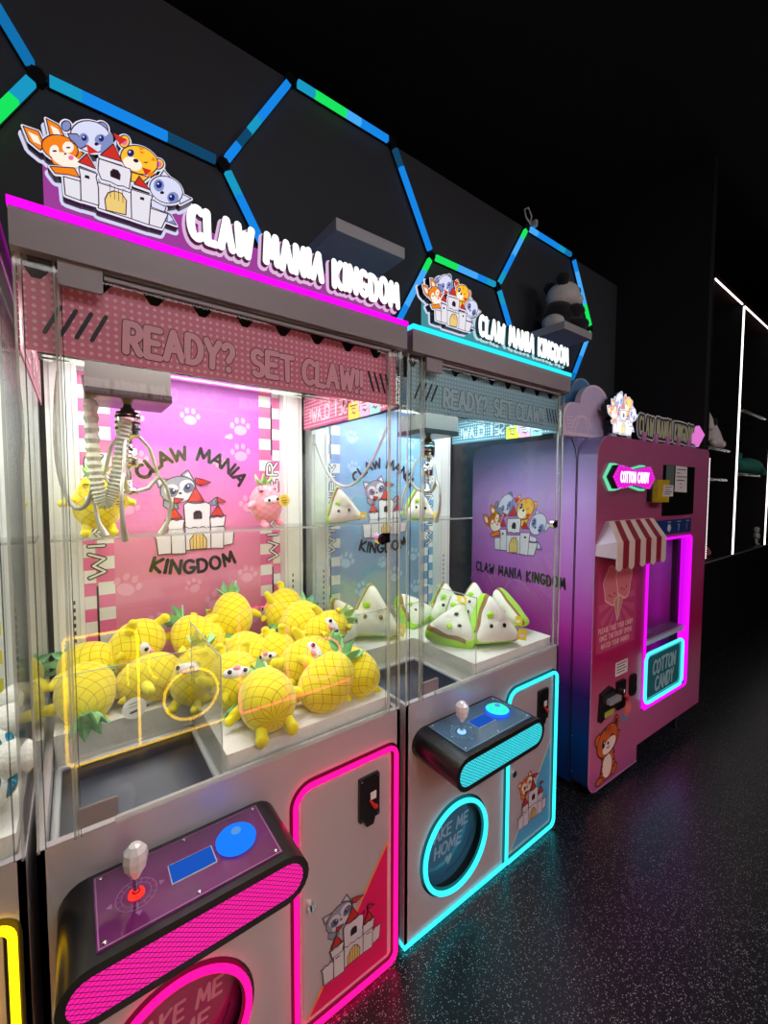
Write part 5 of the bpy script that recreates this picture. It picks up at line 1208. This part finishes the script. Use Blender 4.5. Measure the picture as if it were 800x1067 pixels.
# awning
AR = mat('awning_red', s2l(140, 18, 40), .7); AC = mat('awning_cream', s2l(225, 205, 195), .7); AW = mat('awning_white', s2l(215, 195, 215), .6)
b = MB(); top0, top1 = (.085, .525), (.02, .50); yt, yf = -.035, -.105; n = 9
for k in range(n):
    m = AC if k % 2 == 0 else AR
    u0, u1 = k / n, (k + 1) / n
    X = lambda p, u: p[0] + (p[1] - p[0]) * u
    b.add([(X(top0, u0), yt, 1.318), (X(top0, u1), yt, 1.318), (X(top1, u1), yf, 1.235), (X(top1, u0), yf, 1.235)], [(0, 3, 2, 1)], m)
    xa, xb = X(top1, u0), X(top1, u1); w_ = xb - xa
    tip = [(xa, 1.235), (xa, 1.125)] + ([(xa + w_ * (.5 - .5 * math.cos(PI * i / 6)), 1.125 - .022 * math.sin(PI * i / 6)) for i in range(1, 6)] if k % 2 == 0 else [(xa + w_ * .5, 1.108)]) + [(xb, 1.125), (xb, 1.235)]
    b.prism(tip, 1, yf - .003, yf, m)
b.build('striped_canopy', cc) if False else None
aw = b.build('awning', cc)
b = MB(); b.add([(.085, -.02, 1.318), (.085, yt, 1.318), (.02, yf, 1.235), (.0, -.02, 1.21), (.0, -.02, 1.165), (.02, yf, 1.16)], [(0, 3, 2, 1), (3, 4, 5, 2)], AW)
b.add([(.525, -.02, 1.318), (.525, yt, 1.318), (.50, yf, 1.235), (.525, -.02, 1.21), (.525, -.02, 1.165), (.50, yf, 1.16)], [(0, 1, 2, 3), (3, 2, 5, 4)], AW)
b.add([(.085, -.02, 1.318), (.085, yt, 1.318), (.525, yt, 1.318), (.525, -.02, 1.318)], [(0, 1, 2, 3)], AC); b.build('awning_side', aw)
# poster
b = MB(); a = Art((0, -.0215, 0), (1, 0, 0), (0, 0, 1), mb=b); Pp = mat('poster_pink', s2l(196, 70, 120), .4); Pr = mat('poster_ray', s2l(212, 96, 142), .4); Pc = mat('candy_floss', s2l(222, 128, 138), .5); Pw = mat('poster_cream', s2l(240, 190, 185), .5); Pcone = mat('poster_cone', s2l(205, 150, 125), .5)
a.poly([(.03, .70), (.40, .70), (.40, 1.13), (.03, 1.13)], Pp, 0)
for k in range(14):
    t0, t1 = 2 * PI * k / 14, 2 * PI * (k + .5) / 14
    if math.sin(t0) < .4:
        rr_ = .17
        a.poly([(.215, .93), (.215 + rr_ * math.cos(t0), .93 + rr_ * math.sin(t0)), (.215 + rr_ * math.cos(t1), .93 + rr_ * math.sin(t1))], Pr, 1)
for cx_, cz_, L0 in ((.155, 1.01, 2), (.265, 1.03, 4)):
    pts = [(cx_ + (.072 + .007 * math.sin(5 * u)) * math.cos(u), cz_ + (.092 + .008 * math.sin(4 * u)) * math.sin(u)) for u in [2 * PI * i / 40 for i in range(40)]]
    a.poly(pts, Pc, L0); a.line(pts, .008, Pw, L0 + 1, closed=True, n=2)
    a.ell(cx_ - .02, cz_ - .045, .005, .005, M_INK, L0 + 1); a.ell(cx_ + .025, cz_ - .04, .005, .005, M_INK, L0 + 1); a.line([(cx_ - .004, cz_ - .052), (cx_ + .008, cz_ - .052)], .004, M_INK, L0 + 1, n=2)
a.poly([(.175, .935), (.215, .955), (.205, .835)], Pcone, 5); a.line([(.175, .935), (.215, .955), (.205, .835)], .006, Pw, 6, closed=True, n=2)
a.poly([(.22, .955), (.26, .945), (.215, .835)], Pcone, 5); a.line([(.22, .955), (.26, .945), (.215, .835)], .006, Pw, 6, closed=True, n=2)
put_text(a, 'PLEASE TAKE YOUR CANDY', .05, .795, .022, [Pw], [.22], width=.32, L=2); put_text(a, 'ONCE THE DOOR OPENS', .06, .757, .022, [Pw], [.22], width=.30, L=2); put_text(a, 'WATCH YOUR HANDS!', .075, .719, .022, [Pw], [.22], width=.26, L=2)
b.build('instruction_poster', cc)
# payment slots, label, tiger sticker
b = MB(); b.prism([(.065, .375), (.185, .42), (.185, .505), (.155, .525), (.075, .505)], 1, -.040, -.020, M_BLACK); b.box((.105, -.060, .455), (.205, -.038, .478), mat('grey_slot', (.35, .34, .36), .3)); b.box((.09, -.045, .395), (.165, -.039, .418), mat('lime_slot', (.45, .5, .05), .4)); b.build('note_acceptor', cc)
b = MB(); b.prism(rrect(.225, .385, .30, .525, .006), 1, -.034, -.020, M_BLACK); b.tube([(.275, -.035, .450), (.288, -.046, .440), (.292, -.044, .425)], .008, M_RED, 8); b.ball((.275, -.038, .470), (.012, .008, .012), M_CHROME, 10, 8); b.build('coin_acceptor', cc)
b = MB(); b.prism(rrect(.355, .415, .420, .525, .02), 1, -.030, -.020, M_BLACK); b.box((.372, -.034, .43), (.385, -.030, .51), M_CHROME); b.box((.397, -.034, .435), (.407, -.030, .505), M_CHROME); b.build('coin_return', cc)
b = MB(); a = Art((0, -.0215, 0), (1, 0, 0), (0, 0, 1), mb=b); a.poly([(.215, .55), (.335, .55), (.335, .62), (.215, .62)], M_PAPER, 0)
for k in range(4):
    a.line([(.228, .608 - .014 * k), (.32 - .015 * (k % 2), .608 - .014 * k)], .005, mat('brown_ink', (.12, .03, .03), .5), 1, n=2)
b.build('notice_label', cc)
b = MB(); a = Art((0, -.0215, 0), (1, 0, 0), (0, 0, 1), mb=b); P = pal('print'); LN = mat('sticker_line', (.03, .012, .012), .5)
def O_(pts, m, L, ol=.005):
    a.poly(pts, m, L)
    if ol:
        a.line(pts, ol, LN, L + .5, closed=True, n=2)
kx = lambda x, z: (.045 + x * .24, .055 + z * .265)
Q = lambda L_: [kx(*p) for p in L_]
TO = mat('tiger_orange', s2l(205, 100, 45), .45); TB = mat('tiger_brown', s2l(90, 35, 22), .45)
O_(Q([(.18, .0), (.30, .32), (.30, .55), (.72, .60), (.80, .25), (.88, .15), (.70, .02)]), TO, 0)
O_(Q(ell(.22, .05, .14, .07)), TO, 1); O_(Q(ell(.78, .12, .13, .08, 30)), TO, 1); a.poly(Q(ell(.50, .26, .18, .22)), P['cream'], 1)
O_(Q([(.70, .50), (.86, .62), (.98, .80), (.88, .82), (.72, .66)]), TO, 1)
O_(Q(ell(.14, .84, .13, .11)), TO, 1); O_(Q(ell(.80, 1.02, .10, .12, 20)), TO, 1); a.poly(Q(ell(.80, 1.02, .05, .07, 20)), TB, 2)
O_(Q(ell(.48, .75, .40, .27, 18)), TO, 2); a.poly(Q(ell(.55, .64, .26, .13, 15)), P['cream'], 3)
for s_ in range(3):
    a.poly(Q([(.36 + .09 * s_, .99), (.41 + .09 * s_, 1.0), (.42 + .08 * s_, .88)]), TB, 3)
a.poly(Q(ell(.33, .72, .055, .08)), P['dark'], 4); a.poly(Q(ell(.345, .745, .02, .025)), P['cw'], 5); a.line(Q([(.58, .80), (.65, .82), (.71, .79)]), .006, LN, 4, n=3); a.poly(Q(ell(.50, .69, .04, .03)), P['dark'], 4)
a.line(Q([(.46, .62), (.51, .60), (.56, .63)]), .006, LN, 4, n=2)
for z in (.15, .28, .42):
    a.poly(Q([(.26, z), (.27, z + .05), (.36, z + .02)]), TB, 2); a.poly(Q([(.80, z), (.76, z + .06), (.70, z + .02)]), TB, 2)
a.poly(ell(.335, .325, .045, .032), P['blu'], 0); a.poly(ell(.35, .352, .043, .037), mat('coral_ball', s2l(230, 110, 110), .4), 1); a.poly(ell(.352, .356, .024, .020), mat('coral_core', s2l(235, 140, 130), .4), 2)
b.build('tiger_sticker', cc)
# side artwork (seen through the cyan machine)
b = MB(); a = Art((-.0012, .70, 0), (0, -1, 0), (0, 0, 1), mb=b, eps=.0003)
draw_emblem(a, .055, 1.12, .445, 'print', .33)
put_text(a, 'CLAW MANIA KINGDOM', .01, .987, .05, [M_INK], [.22], width=.57, gap=.40, jit=.06)
cl = mat('faint_cloud_print', s2l(195, 120, 200), .4)
for x, z, r in ((.05, .90, .09), (.16, .93, .10), (.30, .90, .08), (.12, 1.50, .0)):
    if r:
        a.line(arc(x, z, r, r, 20, 170, 12), .004, cl, 0, n=2)
b.build('side_print', cc)
for x, y in ((.10, .12), (.10, .65), (1.15, .12), (1.15, .65)):
    b = MB(); b.tube([(x, y, 0), (x, y, .055)], .022, M_CHROME, 12); b.build('levelling_foot', cc)
b = MB(); b.tube([(1.05, .02, 0), (1.05, .02, .125)], .012, M_MATTE, 12); b.build('levelling_foot', cc)
# clouds and sign on top
CW = mat('pale_cloud_face', s2l(205, 190, 225), .5); CE = mat('cloud_rim', s2l(235, 215, 235), .4); CB = mat('blue_cloud_face', s2l(70, 120, 160), .4); CBE = mat('blue_cloud_rim', s2l(110, 160, 195), .4)
def cloud(name, pts, y, d, f, e):
    b = MB(); b.prism(pts, 1, y - d, y, e); a = Art((0, y - d - .0006, 0), (1, 0, 0), (0, 0, 1), mb=b)
    cx_ = sum(p[0] for p in pts) / len(pts); cz_ = sum(p[1] for p in pts) / len(pts)
    a.poly([(cx_ + (x - cx_) * .90, cz_ + (z - cz_) * .90) for x, z in pts], f, 0)
    return b, a
pts = [(-.12, H3)] + arc(-.05, 1.775, .085, .085, 200, 85, 8) + arc(.13, 1.86, .125, .10, 180, 35, 10) + [(.30, 1.86), (.42, 1.80), (.42, H3)]
b, a = cloud('c', pts[::-1], .10, .03, CW, CE)
a.line(arc(.02, 1.745, .075, .06, 180, 0, 8), .007, CE, 1, n=2); a.line([(-.04, H3 + .01), (-.03, 1.75), (.0, 1.80), (.04, 1.80), (.07, 1.75), (.08, H3 + .01)], .006, CE, 1, n=2)
for k in range(5):
    a.line([(-.10, 1.73 + .015 * k), (-.05, 1.73 + .016 * k)], .004, CE, 1, n=2)
b.build('pale_cloud_sign', cc)
pts = [(-.06, H3)] + arc(-.02, 1.83, .075, .075, 190, 60, 8) + arc(.12, 1.92, .095, .085, 180, 30, 10) + [(.25, 1.85), (.30, H3)]
b, a = cloud('c', pts[::-1], .16, .03, CB, CBE); b.build('blue_cloud_sign', cc)
b, a = cloud('c', ([(.38, H3)] + arc(.46, 1.84, .085, .075, 160, 10, 10) + [(.56, H3)])[::-1], .14, .025, mat('rose_cloud_face', s2l(150, 90, 130), .5), mat('rose_cloud_rim', s2l(200, 130, 170), .5)); b.build('rose_cloud_sign', cc)
b = MB(); ex, ez, ew, eh = .135, 1.735, .29, .20
kh = eh / (.602 * ew)
emblem_body(b, ex, ez, ew, kh, .045, .015, .004, M_BLACK, M_BLACK); emblem_body(b, ex, ez, ew, kh, .015, .0145, .005, M_BLACK, glow('emblem_white_edge', (.85, .85, 1.0), .95))
a = Art((0, .0138, 0), (1, 0, 0), (0, 0, 1), mb=b)
draw_emblem(a, ex, ez, ew, 'blaze', eh); b.box((.2, .02, H3), (.24, .04, ez + .02), M_RAIL); b.box((.34, .02, H3), (.38, .04, ez + .02), M_RAIL); b.build('castle_emblem_sign', cc)
b = MB(); a = Art((0, .03, 0), (1, 0, 0), (0, 0, 1), mb=b)
put_text(a, 'CLAW MANIA KINGDOM', .475, 1.755, .085, [mat('letter_white_edge', (.75, .75, .75), .4), M_INK, mat('cream_letters', s2l(190, 195, 160), .5)], [.62, .45, .18], width=.67, gap=.5, jit=.05, thick=.004)
for x in (.50, .64, .78, .92, 1.06):
    b.box((x, .02, H3), (x + .04, .035, 1.765), mat('pink_stand', s2l(200, 130, 180), .4))
b.build('lettering_sign', cc)
b = MB(); b.prism([(1.13, 1.745), (1.22, 1.745), (1.22, 1.73), (1.31, 1.81), (1.22, 1.86), (1.20, 1.835), (1.13, 1.80)], 1, .02, .04, glow('pink_arrow', (.75, .18, .62), 1.0)); b.box((1.16, .025, H3), (1.19, .035, 1.75), M_RAIL); b.build('arrow_sign', cc)

# ------------------------------------------------------------------ shelving beyond the corner
M_UNIT = mat('black_shelving', (.010, .010, .011), .35)
su = thing('display_shelving', 'black shelving wall with vertical white light strips beyond the corner', 'shelving unit', (3.97, .14, 0))
LEDW = glow('white_led_strip', (1, .93, .90), 3.2)
b = MB(); b.box((0, .0, .06), (4.5, .47, .895), M_UNIT); b.box((0, .02, 0), (4.5, .47, .06), M_MATTE); b.box((-.0, -.004, .885), (4.5, .0, .897), mat('counter_edge', (.2, .2, .2), .3)); b.build('base_cabinet', su)
b = MB(); b.box((0, .44, .895), (4.5, .47, 3.15), M_UNIT); b.build('back_board', su)
for x in (0.0, .755, 1.86, 2.96):
    b = MB(); b.box((x, .0, .895), (x + .03, .44, 3.10), M_UNIT); b.build('upright', su)
    if x:
        b = MB(); b.box((x + .004, -.008, .90), (x + .026, -.001, 3.04), LEDW)
        for k in range(0):
            pass
        b.build('light_strip', su)
b = MB()
for k in range(44):
    b.box((.062, -.006, .93 + .018 * k), (.070, -.003, .937 + .018 * k), LEDW)
b.build('dotted_light_strip', su)
for x0, x1 in ((0, .755), (.785, 1.86), (1.89, 2.96)):
    b = MB(); b.box((x0, .0, 3.07), (x1, .44, 3.10), mat('oxblood_board', (.03, .008, .006), .5)); b.build('top_board', su)
    b = MB(); b.box((x0 + .02, -.004, 3.05), (x1 - .02, .004, 3.058), LEDW); b.build('top_light_strip', su)
MET = mat('satin_shelf_edge', (.65, .65, .62), .25, .8)
for x0, x1, z in ((.03, .60, 1.805), (.03, .56, 1.56), (.80, 1.72, 2.19), (.80, 1.62, 1.62), (1.90, 2.9, 2.2), (1.90, 2.9, 1.62)):
    b = MB(); b.box((x0, .02, z - .02), (x1, .44, z), M_UNIT); b.tube([(x0, .012, z - .01), (x1 - .02, .012, z - .01), (x1, .03, z - .01)], .013, MET, 10); b.build('shelf', su)
t = thing('animal_plush', 'white plush animal with one pointed ear on the far shelf', 'plush toy', (4.27, .20, 1.805))
FW = mat('ivory_plush', (.70, .66, .62), .9, bump=(80, .5, .005))
b = MB(); b.lathe([(.0, .0), (.075, .01), (.085, .05), (.06, .13), (.035, .19), (.0, .24)], FW, seg=20); b.build('body', t)
b = MB(); b.lathe([(.035, .16), (.022, .24), (.0, .30)], FW, (-.02, 0, 0), 14, Matrix.Rotation(-.15, 3, 'Y')); b.build('ear', t)
b = MB(); b.ball((-.03, -.03, .21), (.02, .02, .03), F_BLACK, 12, 8); b.build('patch', t)
for s_ in (-1, 1):
    b = MB(); b.ball((.085 * s_ + .02, -.04, .04), (.055, .035, .035), FW, 14, 10, nz=.004); b.build('foot', t)
t = thing('whale_plush', 'dark green whale shaped plush lying on the far shelf', 'plush toy', (5.68, .28, 1.62))
FG = mat('sea_green_plush', (.05, .30, .23), .9, bump=(90, .4, .004))
b = MB(); b.ball((0, 0, .09), (.26, .13, .09), FG, 26, 16, nz=.008, nf=6); b.build('body', t)
b = MB(); b.tube([(-.22, 0, .09), (-.30, 0, .13), (-.34, 0, .20)], [.05, .03, .045], FG, 12); b.build('tail', t)
b = MB(); b.ball((.06, -.11, .05), (.09, .04, .02), FG, 14, 8, M=Matrix.Rotation(.5, 3, 'Y')); b.build('fin', t)
t = thing('toy_figurine', 'small white helmeted toy figurine at the foot of the light strip', 'figurine', (5.84, .20, .895)); t.scale = (.62,) * 3
FWp = mat('white_toy_plastic', (.6, .6, .6), .25)
b = MB(); b.lathe([(.0, .10), (.045, .105), (.052, .15), (.04, .20), (.0, .21)], FWp, seg=16); b.build('torso', t)
b = MB(); b.ball((0, 0, .255), (.048, .048, .052), FWp, 16, 12); hh = b.build('head', t)
b = MB(); b.ball((0, -.035, .255), (.034, .018, .018), M_BLACK, 12, 8); b.build('visor', hh)
for s_ in (-1, 1):
    b = MB(); b.tube([(.022 * s_, 0, .11), (.028 * s_, -.005, .05), (.028 * s_, -.01, .012)], [.022, .018, .02], FWp, 10); b.ball((.028 * s_, -.02, .014), (.022, .034, .014), FWp, 10, 8); b.build('leg', t)
    b = MB(); b.tube([(.05 * s_, 0, .19), (.075 * s_, -.01, .14), (.06 * s_, -.04, .12)], [.016, .015, .014], FWp, 8); b.build('arm', t)
t = thing('toy_figurine', 'tiny pink toy on the counter of the far shelving', 'figurine', (4.42, .24, .895))
FPk = mat('pink_toy_plastic', (.5, .15, .18), .5)
b = MB(); b.ball((0, 0, .035), (.05, .035, .035), FPk, 14, 10); b.build('body', t)
b = MB(); b.ball((-.04, -.01, .062), (.028, .026, .026), FPk, 12, 8); b.build('head', t)

# ------------------------------------------------------------------ light and camera
area_lamp('added_aisle_fill', (3.4, -2.2, 3.0), 1.8, .6, 14, (1, .93, .97), (math.radians(38), 0, 0))  # added fill light, out of view, brightens the candy machine front
area_lamp('added_aisle_fill', (.6, -2.2, 3.0), 1.6, .6, 17, (1, .93, .97), (math.radians(38), 0, 0))  # added fill light, out of view, brightens the claw machine fronts
w = bpy.data.worlds.new('world'); sc.world = w; w.use_nodes = True
w.node_tree.nodes['Background'].inputs[0].default_value = (.02, .022, .03, 1); w.node_tree.nodes['Background'].inputs[1].default_value = .3

f, cxp, cyp, czp, yaw, pit, rol = CAMP
fw = Vector((math.sin(yaw) * math.cos(pit), math.cos(yaw) * math.cos(pit), math.sin(pit)))
r0 = Vector((math.cos(yaw), -math.sin(yaw), 0)); u0 = r0.cross(fw)
rr_ = r0 * math.cos(rol) + u0 * math.sin(rol); uu = -r0 * math.sin(rol) + u0 * math.cos(rol)
cd = bpy.data.cameras.new('camera'); co = bpy.data.objects.new('camera', cd); C.objects.link(co)
cd.sensor_fit = 'HORIZONTAL'; cd.sensor_width = 36; cd.lens = f * 36 / 800; cd.clip_start = .02; cd.clip_end = 60
co.matrix_world = Matrix.Translation((cxp, cyp, czp)) @ Matrix((rr_, uu, -fw)).transposed().to_4x4()
sc.camera = co
sc.view_settings.view_transform = 'Standard'; sc.view_settings.look = 'None'; sc.view_settings.gamma = 1; sc.view_settings.use_curve_mapping = False
sc.view_settings.exposure = 0.0
sc.cycles.max_bounces = 10; sc.cycles.transparent_max_bounces = 40; sc.cycles.glossy_bounces = 5; sc.cycles.use_denoising = True
sc.cycles.sample_clamp_indirect = 6
